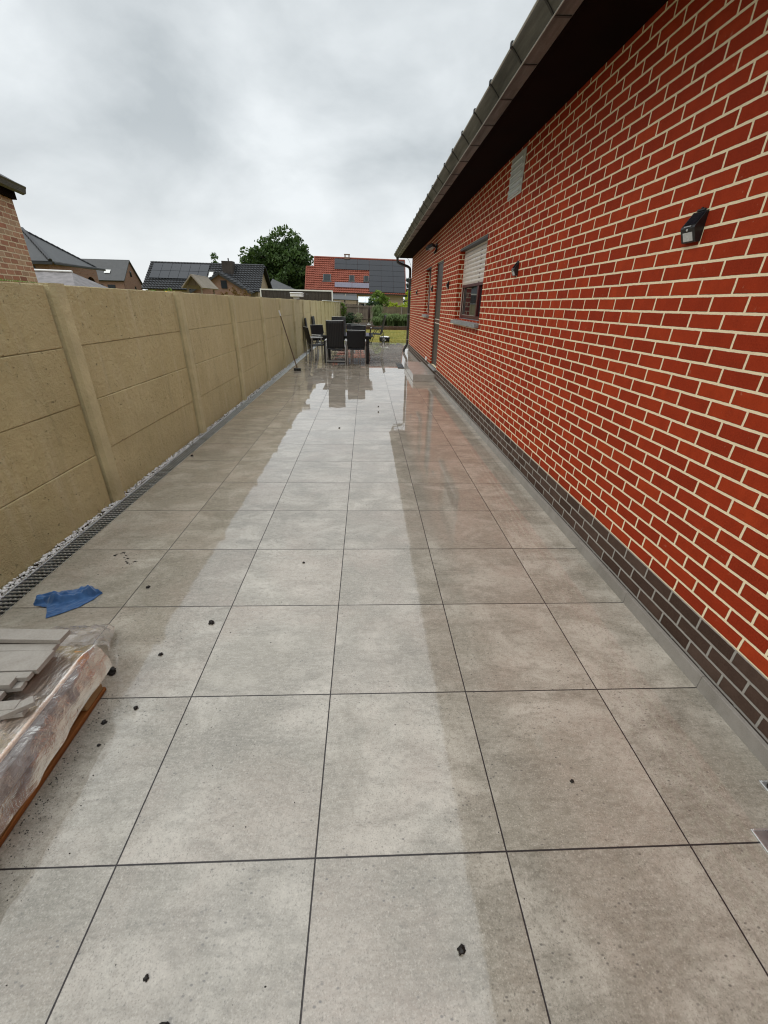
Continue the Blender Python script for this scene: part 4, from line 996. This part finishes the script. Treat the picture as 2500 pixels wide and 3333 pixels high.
def slab(mb, p, t):
    """thicken a planar polygon downward along its normal"""
    P = [Vector(q) for q in p]; n = (P[1]-P[0]).cross(P[2]-P[0]).normalized(); k = len(P); Q = [q-n*t for q in P]
    mb.add(P+Q, [tuple(range(k)), tuple(reversed(range(k, 2*k)))]+[(i, k+i, k+(i+1) % k, (i+1) % k) for i in range(k)]); return mb

# -- near brick outbuilding at the left edge
t = thing('brick_outbuilding', 'rustic mixed brick building with dark gutter at the left picture edge', 'building', (-5.04, 7.0, 0), R(12))
T = WM[t.name]
def loc(*p): return T @ Vector(p)
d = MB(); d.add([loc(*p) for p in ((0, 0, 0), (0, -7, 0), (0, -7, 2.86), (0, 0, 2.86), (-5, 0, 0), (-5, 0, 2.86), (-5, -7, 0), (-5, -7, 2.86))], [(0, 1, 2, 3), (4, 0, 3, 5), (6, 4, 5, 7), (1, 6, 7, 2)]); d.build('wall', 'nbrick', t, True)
d = MB(); tfb = T.copy(); d.box((-.4, -7.2, 2.80), (.05, .03, 2.90), 0, tfb); d.build('eaves_box', 'soffit', t)
d = MB(); d.prism([T.to_3x3() @ Vector(p) for p in ((.06, 0, 2.93), (.075, 0, 2.89), (.12, 0, 2.872), (.165, 0, 2.89), (.18, 0, 2.945), (.192, 0, 2.97), (.185, 0, 2.98), (.06, 0, 2.98))], T @ Vector((0, -7.2, 0)), T @ Vector((0, .09, 0))); d.build('gutter', 'pipe', t, True)
d = MB(); slab(d, [loc(.13, .05, 3.0), loc(-2.5, .05, 4.4), loc(-2.5, -7.2, 4.4), loc(.13, -7.2, 3.0)], .06); d.build('roof', 'slate', t, True)
# -- small felt-roofed shed
t = thing('felt_roof_shed', 'low grey felt-roofed shed just over the fence beside the brick building', 'shed', (-8.5, 12.2, 0))
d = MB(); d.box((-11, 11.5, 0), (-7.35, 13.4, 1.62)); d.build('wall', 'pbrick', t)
d = MB(); slab(d, [(-7.05, 11.2, 1.62), (-7.74, 12.4, 2.13), (-11, 12.4, 2.18), (-11.3, 11.2, 1.62)], .05); slab(d, [(-7.74, 12.4, 2.13), (-7.05, 11.2, 1.62), (-7.05, 13.6, 1.62)], .05); slab(d, [(-11, 12.4, 2.18), (-7.74, 12.4, 2.13), (-7.05, 13.6, 1.62), (-11.3, 13.6, 1.62)], .05); d.build('roof', 'membrane', t, True)
d = MB(); d.tube([(-11, 12.38, 2.2), (-7.72, 12.38, 2.15)], .03, 6); d.build('ridge_strip', 'white', t)
# -- hip-roofed house
t = thing('hip_roof_house', 'brick house with dark slate hip roof and an arched opening', 'house', (-17, 24, 0))
A_, B_, P_ = Vector((-14.3, 21.9, 3.0)), Vector((-14.6, 26.0, 3.0)), Vector((-16.5, 23.95, 4.40))
d = MB(); xw = -14.55
# wall with an arched opening, facing the garden
arc = [(25.15+.42*math.cos(a), 2.05+.48*math.sin(a)) for a in [math.pi*k/10 for k in range(11)]]
ring = [(25.57, 0.0)]+arc+[(24.73, 0.0)]
d.add([(xw, y, z) for y, z in [(22.1, 0), (22.1, 2.98), (25.85, 2.98), (25.85, 0)]+ring], [(0, 1, 2, 3, 4, 5, 6, 7, 8, 9, 10, 11, 12, 13, 14, 15, 16)])
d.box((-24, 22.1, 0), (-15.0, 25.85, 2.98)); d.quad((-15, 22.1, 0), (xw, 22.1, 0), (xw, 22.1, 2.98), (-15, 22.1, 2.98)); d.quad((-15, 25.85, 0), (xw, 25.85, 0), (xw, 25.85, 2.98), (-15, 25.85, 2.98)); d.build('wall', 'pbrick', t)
d = MB(); d.quad((-14.9, 24.6, 0), (-14.9, 25.7, 0), (-14.9, 25.7, 2.7), (-14.9, 24.6, 2.7)); d.build('arched_doorway', 'blackhole', t)
d = MB(); L_ = Vector((-24, 21.9, 3.0)); LR = Vector((-24, 23.95, 4.40)); slab(d, [A_, B_, P_], .08); slab(d, [L_, A_, P_, LR], .08); slab(d, [B_, Vector((-24, 26, 3)), LR, P_], .08); d.build('roof', 'slate', t, True)
d = MB()
for k in range(17): p = A_.lerp(P_, k/17); q = A_.lerp(P_, (k+.9)/17); d.tube([p+Vector((0, 0, .03)), q+Vector((0, 0, .07))], [.085, .07], 7)
for k in range(14): p = B_.lerp(P_, k/14); q = B_.lerp(P_, (k+.9)/14); d.tube([p, q+Vector((0, 0, .03))], [.06, .05], 6)
d.build('hip_tiles', 'blackroof', t)
d = MB(); d.box((-17.6, 24.15, 3.8), (-17.0, 24.6, 4.60)); d.build('chimney', 'darkboard', t)
d = MB(); d.box((-14.24, 21.95, 2.86), (-14.16, 26.1, 2.97), .02); d.box((-20, 21.82, 2.86), (-14.24, 21.9, 2.97)); d.build('gutter', 'blackroof', t)
for (x, z) in ((-16.8, 3.55), (-16.5, 3.25)):
    d = MB(); slab(d, [(x-.5, 22.4, z), (x+.22, 22.3, z), (x, 22.6, z+.32), (x-.5, 22.7, z+.32)], .04); d.build('dormer_flashing', 'membrane', t, True)
d = MB(); d.box((-16.2, 22.07, 1.9), (-15.2, 22.1, 2.8)); d.build('window', 'glass', t)
# -- gabled house further back
t = thing('gable_house', 'distant brick house with plain dark roof, skylight and pink gable end', 'house', (-40, 68, 0))
k_ = 1.25; E_ = Vector((-33.0, 65.2, 3.72)); AP = Vector((-33.0, 67.9, 6.37)); BK = Vector((-33.0, 70.6, 3.4))
d = MB(); d.add([(-33.2, 65.5, 0), (-33.2, 70.4, 0), (-33.2, 70.4, 3.5), (-33.2, 67.9, 6.2), (-33.2, 65.5, 3.75)], [(0, 1, 2, 3, 4)]); d.box((-48, 65.5, 0), (-33.25, 70.4, 3.6)); d.build('wall', 'pbrick', t)
d = MB(); slab(d, [Vector((-48, 65.2, 3.72)), E_, AP, Vector((-48, 67.9, 6.37))], .12); slab(d, [AP, BK, Vector((-48, 70.6, 3.4)), Vector((-48, 67.9, 6.37))], .12); d.build('roof', 'slate', t, True)
for x in (-35.0, -36.6, -38.3): d = MB(); d.box((x-.5, 65.44, 2.0), (x+.5, 65.5, 3.2)); d.build('window', 'glass', t)
d = MB(); d.box((-33.19, 67.6, 4.3), (-33.15, 68.0, 5.0)); d.box((-33.19, 68.2, 2.3), (-33.15, 68.5, 3.1)); d.build('gable_window', 'glass', t)
sl2 = Vector((0, AP.y-E_.y, AP.z-E_.z)); 
d = MB(); p0 = Vector((-35.9, 65.2, 3.72))+sl2*.32+Vector((0, -.05, .06)); d.add([p0, p0+Vector((.8, 0, 0)), p0+Vector((.8, 0, 0))+sl2*.16, p0+sl2*.16], [(0, 1, 2, 3)]); d.build('skylight', 'white', t)
# -- black tiled house with solar panels
t = thing('black_roof_house', 'brick house with glossy black tiled roof, solar panels and chimney', 'house', (-17, 52, 0))
ev0, ev1, rg0, rg1 = Vector((-23.95, 50.5, 2.54)), Vector((-11.35, 50.5, 2.48)), Vector((-23.95, 54, 5.22)), Vector((-11.45, 54, 5.18))
d = MB(); pantile(d, ev0, ev1-ev0, rg0-ev0, 0, 0, .32, .36, .03, .085); d.build('roof', 'blackroof', t)
d = MB(); slab(d, [rg0, rg1, Vector((-11.35, 57.6, 2.5)), Vector((-23.95, 57.6, 2.5))], .1); slab(d, [ev0-Vector((0, 0, .06)), rg0-Vector((0, 0, .06)), rg1-Vector((0, 0, .06)), ev1-Vector((0, 0, .06))], .08); d.build('roof_deck', 'blackhole', t, True)
d = MB()
for k in range(36): p = rg0.lerp(rg1, k/36); q = rg0.lerp(rg1, (k+.92)/36); d.tube([p, q+Vector((0, 0, .03))], [.12, .10], 7)
d.build('ridge_tiles', 'blackroof', t)
d = MB(); d.box((-23.5, 50.9, 0), (-11.75, 57.2, 2.5)); d.add([(-11.72, 50.9, 0), (-11.72, 57.2, 0), (-11.72, 57.2, 2.5), (-11.72, 54, 5.0), (-11.72, 50.9, 2.5)], [(0, 1, 2, 3, 4)]); d.build('wall', 'bbrick', t)
d = MB(); d.bar((-11.5, 54, 5.05), (-11.5, 57.6, 2.35), .45, .22); d.build('verge_board', 'blackhole', t)
sv = rg0-ev0; nv = Vector((0, -sv.z, sv.y)).normalized()*.14; ex = Vector((1, 0, -.004))
for r_ in range(2):
    for c_ in range(6):
        o = ev0+sv*(.93-.285*(r_+1)+.01)+ex*(.48+c_*1.02)+nv; d = MB(); slab(d, [o, o+ex*.99, o+ex*.99+sv*.275, o+sv*.275], .04); d.build('solar_panel', 'pv', t, True)
o = ev0+sv*.40+ex*6.65+nv; d = MB(); slab(d, [o, o+ex*.62, o+ex*.62+sv*.30, o+sv*.30], .1); sk = d.build('skylight', 'pipe', t, True)
o = ev0+sv*.44+ex*6.75+nv*1.1; d = MB(); slab(d, [o, o+ex*.42, o+ex*.42+sv*.2, o+sv*.2], .02); d.build('pane', 'white', sk, True)
d = MB(); d.box((-15.75, 52.6, 3.6), (-14.55, 53.6, 5.45), .02); ch = d.build('chimney', 'darkboard', t)
d = MB(); d.tube([(-15.1, 53.1, 5.45), (-15.1, 53.1, 5.75)], .07); d.build('chimney_pot', 'pipe', ch)
# cross gable
gx, gy, gz = -15.25, 49.4, 4.15; hw, hz_ = 3.25, 1.82
d = MB(); d.add([(gx-hw+.3, gy+.3, 0), (gx+hw-.3, gy+.3, 0), (gx+hw-.3, gy+.3, gz-hz_+.08), (gx, gy+.3, gz-.1), (gx-hw+.3, gy+.3, gz-hz_+.08)], [(0, 1, 2, 3, 4)]); d.build('gable_wall', 'pbrick', t)
d = MB(); a_, b_ = Vector((gx, gy, gz)), Vector((gx, gy+4.0, gz)); r_ = Vector((gx+hw, gy, gz-hz_)); l_ = Vector((gx-hw, gy, gz-hz_))
pantile(d, r_, Vector((0, 4, 0)), a_-r_, 0, 0, .32, .36, .03, .085); pantile(d, l_+Vector((0, 4, 0)), Vector((0, -4, 0)), a_-l_, 0, 0, .32, .36, .03, .085); d.build('gable_roof', 'blackroof', t)
d = MB(); d.bar(a_+Vector((0, .05, -.09)), r_+Vector((0, .05, -.09)), .12, .2); d.bar(a_+Vector((0, .05, -.09)), l_+Vector((0, .05, -.09)), .12, .2); d.tube([a_, b_], .12, 7); d.build('barge_board', 'blackroof', t)
d = MB(); d.box((gx+.05, gy+.24, 2.7), (gx+.65, gy+.29, 3.45)); d.build('gable_window', 'glass', t)
# low dark roof right of it
t = thing('dark_hip_roof_house', 'small dark hip roof showing between black house and tall tree', 'house', (-9.5, 60, 0))
d = MB(); d.box((-12, 58, 0), (-7.5, 63, 2.2)); d.build('wall', 'bbrick', t)
d = MB(); ap = Vector((-11.9, 60.5, 4.2)); slab(d, [Vector((-12.5, 57.5, 2.2)), Vector((-7.2, 57.5, 2.2)), ap], .1); slab(d, [Vector((-7.2, 57.5, 2.2)), Vector((-7.2, 63.5, 2.2)), ap], .1); d.build('roof', 'slate', t, True)
# -- red roofed house
t = thing('red_roof_house', 'house with red clay roof, large black solar array and skylights', 'house', (-1, 64, 0))
ev, sv = Vector((0, 62, 2.80)), Vector((0, 4, 4.28)); nv = Vector((0, -sv.z, sv.y)).normalized()
def rp(x, tt, off=0.0): return ev+sv*tt+Vector((x, 0, -.012*x))+nv*off
d = MB()
pantile(d, rp(-8.0, 0), rp(-6.95, 0)-rp(-8.0, 0), sv*.70, 0, 0, .30, .36, .03, .085, 4); pantile(d, rp(-6.95, 0), rp(5.45, 0)-rp(-6.95, 0), sv, 0, 0, .30, .36, .03, .085, 4); d.build('roof', 'redroof', t)
d = MB()
d.tube([rp(-7.0, 1.0, .03), rp(5.5, 1.0, .03)], .13, 7); d.tube([rp(-8.0, .70, .03), rp(-6.95, .70, .03)], .12, 7); d.tube([rp(-6.95, .70, .04), rp(-6.95, 1.0, .04)], .09, 6); d.tube([rp(-8.0, 0, .02), rp(-8.0, .70, .02)], .08, 6); d.tube([rp(5.48, 0, .02), rp(5.48, 1, .02)], .08, 6); d.build('ridge_tiles', 'redroof', t)
d = MB(); slab(d, [rp(-6.95, 1, -.1), rp(5.45, 1, -.1), Vector((5.45, 71, 2.7)), Vector((-6.95, 71, 2.7))], .1); slab(d, [rp(-7.95, 0, -.08), rp(5.42, 0, -.08), rp(5.42, .98, -.08), rp(-6.9, .98, -.08), rp(-6.9, .69, -.08), rp(-7.95, .69, -.08)], .06); d.build('roof_deck', 'edgewood', t, True)
d = MB(); d.box((-7.7, 62.4, 0), (5.2, 70.6, 2.78)); d.build('wall', 'bbrick', t)
d = MB(); d.box((-8.0, 61.85, 2.66), (5.45, 61.98, 2.78)); d.build('gutter', 'pipe', t)
def rpanel(x0, x1, t0, t1, nm, mt, off=.14, g_=.012):
    d = MB(); slab(d, [rp(x0+g_, t0, off), rp(x1-g_, t0, off), rp(x1-g_, t1-.006, off), rp(x0+g_, t1-.006, off)], .05); return d.build(nm, mt, t, True)
for c_ in range(3):
    for r_ in range(6): rpanel(.55+c_*1.63, .55+(c_+1)*1.63, .035+r_*.155, .035+(r_+1)*.155, 'solar_panel', 'pv')
    for r_ in range(2): rpanel(-4.2+c_*1.58, -4.2+(c_+1)*1.58, .655+r_*.155, .655+(r_+1)*.155, 'solar_panel', 'pv')
rpanel(-4.1, -1.78, .135, .28, 'solar_collector', 'pvblue'); rpanel(-1.76, .55, .135, .28, 'solar_collector', 'pvblue')
for x0, x1, t0, t1 in ((-5.7, -4.62, .31, .50), (-2.18, -1.45, .335, .495), (-.2, .5, .335, .49)):
    f_ = rpanel(x0, x1, t0, t1, 'skylight', 'zinc', .13)
    d = MB(); slab(d, [rp(x0+.09, t0+.012, .15), rp(x1-.09, t0+.012, .15), rp(x1-.09, t1-.012, .15), rp(x0+.09, t1-.012, .15)], .02); d.build('pane', 'skyglass', f_, True)
    d = MB(); slab(d, [rp(x0-.1, t0-.03, .1), rp(x1+.1, t0-.03, .1), rp(x1+.1, t0-.004, .1), rp(x0-.1, t0-.004, .1)], .03); d.build('flashing', 'pipe', f_, True)
d = MB(); p = rp(-2.5, 1); d.box((p.x-.35, p.y-.3, p.z-.1), (p.x-.2, p.y+.3, p.z+.42)); d.box((p.x+.2, p.y-.3, p.z-.1), (p.x+.35, p.y+.3, p.z+.42)); d.box((p.x-.4, p.y-.35, p.z+.421), (p.x+.4, p.y+.35, p.z+.5)); d.box((p.x-.2, p.y-.3, p.z-.1), (p.x+.2, p.y+.3, p.z+.14)); d.build('chimney', 'pbrick', t)
# -- dark gazebo and pale conservatory in front of it
t = thing('dark_gazebo', 'dark roofed gazebo behind the board fence', 'gazebo', (-1.9, 46, 0))
d = MB(); slab(d, [(-3.2, 45, 1.92), (-.62, 45, 1.86), (-.85, 46.6, 2.32), (-3.3, 46.6, 2.36)], .06); d.build('roof', 'slate', t, True)
d = MB(); d.box((-3.3, 46.62, 2.1), (-.8, 46.72, 2.42)); d.build('ridge_beam', 'membrane', t)
for x in (-2.05,): d = MB(); d.bar((x, 44.9, 1.5), (x+.12, 46.5, 2.4), .07, .05); d.build('rafter', 'palewood', t)
for x in (-3.1, -1.95, -.75): d = MB(); d.box((x-.05, 45.05, 0), (x+.05, 45.15, 1.85)); d.build('post', 'darkboard', t)
d = MB(); d.box((-3.1, 45.3, 0), (-.7, 45.36, 1.5)); d.build('back_screen', 'darkboard', t)
t = thing('conservatory', 'conservatory with pale translucent roof panels left of the round bush', 'conservatory', (0, 48, 0))
d = MB(); slab(d, [(-.66, 47.4, 1.70), (1.5, 47.4, 1.66), (1.5, 48.6, 2.16), (-.66, 48.6, 2.2)], .03); d.build('roof_panels', m_plain('pale_polycarbonate', (.72, .80, .86), .25, 0, .05), t, True)
d = MB()
for x in (-.66, .02, .68, 1.4): d.bar((x, 47.38, 1.72), (x, 48.62, 2.22), .05, .06); d.box((x-.03, 47.38, 0), (x+.03, 47.44, 1.66))
d.box((-.7, 48.62, 2.18), (1.5, 48.68, 2.26)); d.build('frame', 'white', t)
d = MB(); d.box((-.6, 48.3, 0), (1.45, 48.35, 1.6)); d.build('glazing', 'glass', t)
# -- dark board screen in a white frame
t = thing('board_screen', 'dark vertical board screen in a white frame behind the concrete fence', 'fence', (-4.9, 33.4, 0)); d = MB(); rr = random.Random(17); x = -7.44
while x < -2.38:
    w = rr.uniform(.08, .13); d.box((x, 33.4+rr.uniform(-.008, .008), .1), (min(x+w-.008, -2.37), 33.43, 2.29)); x += w
d.build('boards', 'darkboard', t)
d = MB(); d.box((-7.52, 33.36, 0), (-7.44, 33.45, 2.38)); d.box((-2.37, 33.36, 0), (-2.28, 33.45, 2.37)); d.box((-7.44, 33.36, 2.29), (-2.37, 33.45, 2.375)); d.build('frame', 'white', t)
# -- white box on the fence top
t = thing('white_planter_box', 'flat white box with a lid standing on top of the concrete fence', 'box', (-2.02, 14, 1.62))
d = MB(); d.box((-2.12, 13.9, 1.622), (-1.96, 14.1, 1.69), .008); d.build('foot', 'armgrey', t); d = MB(); d.box((-2.205, 13.86, 1.691), (-1.83, 14.14, 1.775), .012); d.build('tray', 'white', t); d = MB(); d.box((-2.215, 13.85, 1.776), (-1.82, 14.15, 1.815), .012); d.build('lid', 'white', t)
# -- wooden bird table house
t = thing('bird_table', 'small wooden bird table with a pitched plank roof above the fence', 'bird table', (-4.05, 11.6, 0))
d = MB(); rdg0, rdg1 = Vector((-4.10, 11.0, 2.10)), Vector((-4.10, 12.15, 2.10))
slab(d, [rdg0+Vector((.26, -.05, -.29)), rdg1+Vector((.26, .05, -.29)), rdg1, rdg0+Vector((0, -.0, 0))], .025); slab(d, [rdg1, rdg1+Vector((-.26, .05, -.29)), rdg0+Vector((-.26, -.05, -.29)), rdg0], .025); d.build('roof', 'palewood', t, True)
d = MB(); d.add([(-4.28, 11.12, 1.86), (-3.92, 11.12, 1.86), (-4.1, 11.12, 2.06), (-4.28, 11.15, 1.86), (-3.92, 11.15, 1.86), (-4.1, 11.15, 2.06)], [(0, 1, 2), (3, 5, 4)]); d.build('gable_board', 'greywood', t)
d = MB(); d.box((-4.32, 11.05, 1.42), (-3.88, 12.1, 1.46)); d.build('tray', 'greywood', t)
for x in (-4.28, -3.95):
    for y in (11.1, 12.02): d = MB(); d.box((x, y, 1.461), (x+.03, y+.03, 1.86)); d.build('corner_post', 'palewood', t)
d = MB(); d.box((-4.15, 11.5, 0), (-4.05, 11.6, 1.42)); d.build('post', 'greywood', t)
plant('rusty_shrub', 'rust-tinged shrub top showing over the fence beside the bird table', 'shrub', (-4.0, 14.2, 1.5), (.55, .4, .40), 40, 45, .12, .05, 'leafrust', 51, tr=.03)
for i, (x, z, lab) in enumerate(((-18.6, 1.75, 'small green plant over the fence under the distant house, leftmost'), (-17.2, 1.85, 'leafy green plant over the fence left of the yellow flowers'), (-15.9, 1.8, 'yellow flowering plant over the fence below the pink gable'))):
    p = plant('garden_plant', lab, 'plant', (x, 38, z), (.55, .3, .45), 16, 30, .18, .12, 'leafmid', 60+i, tr=.04, group='plants over the fence by the distant house')
    if i == 2:
        d = MB(); rr = random.Random(3)
        for q in range(26): d.blob((x+.1+rr.gauss(0, .18), 37.7, z+.15+rr.gauss(0, .12)), .07, seed=q, n=4)
        d.build('blossoms', 'flower', p)

# ------------------------------------------------------------------ trees
def tree(lab, x, y, ztop, rx, rz, ncl, nl, cr, leaf, mat, seed, tr=.3):
    return plant('broadleaf_tree', lab, 'tree', (x, y, ztop-rz), (rx, rx*.9, rz), ncl, nl, cr, leaf, mat, seed, tr=tr, group='trees behind the houses', shell=.1)
tree('large dark green round-crowned tree left of the red roof', -12.9, 72, 10.1, 5.0, 4.4, 330, 80, .95, .46, 'leaf', 71, .35)
tree('green tree top peeping over the black roof ridge', -19.6, 64, 6.5, 1.7, 2.0, 60, 60, .5, .3, 'leaf', 72, .2)
tree('dark tree between the pink gable and the black roof', -31.0, 74, 5.6, 2.6, 2.8, 90, 60, .6, .35, 'leaf', 73, .25)
tree('distant bluish conifer right of the red roofed house', 7.4, 80, 5.9, 1.0, 2.6, 26, 60, .45, .3, 'leafblue', 74, .2)
tree('pale green tree between red roofed house and downpipe', 5.9, 58, 3.4, .75, 1.4, 24, 60, .35, .2, 'leafyel', 75, .12)
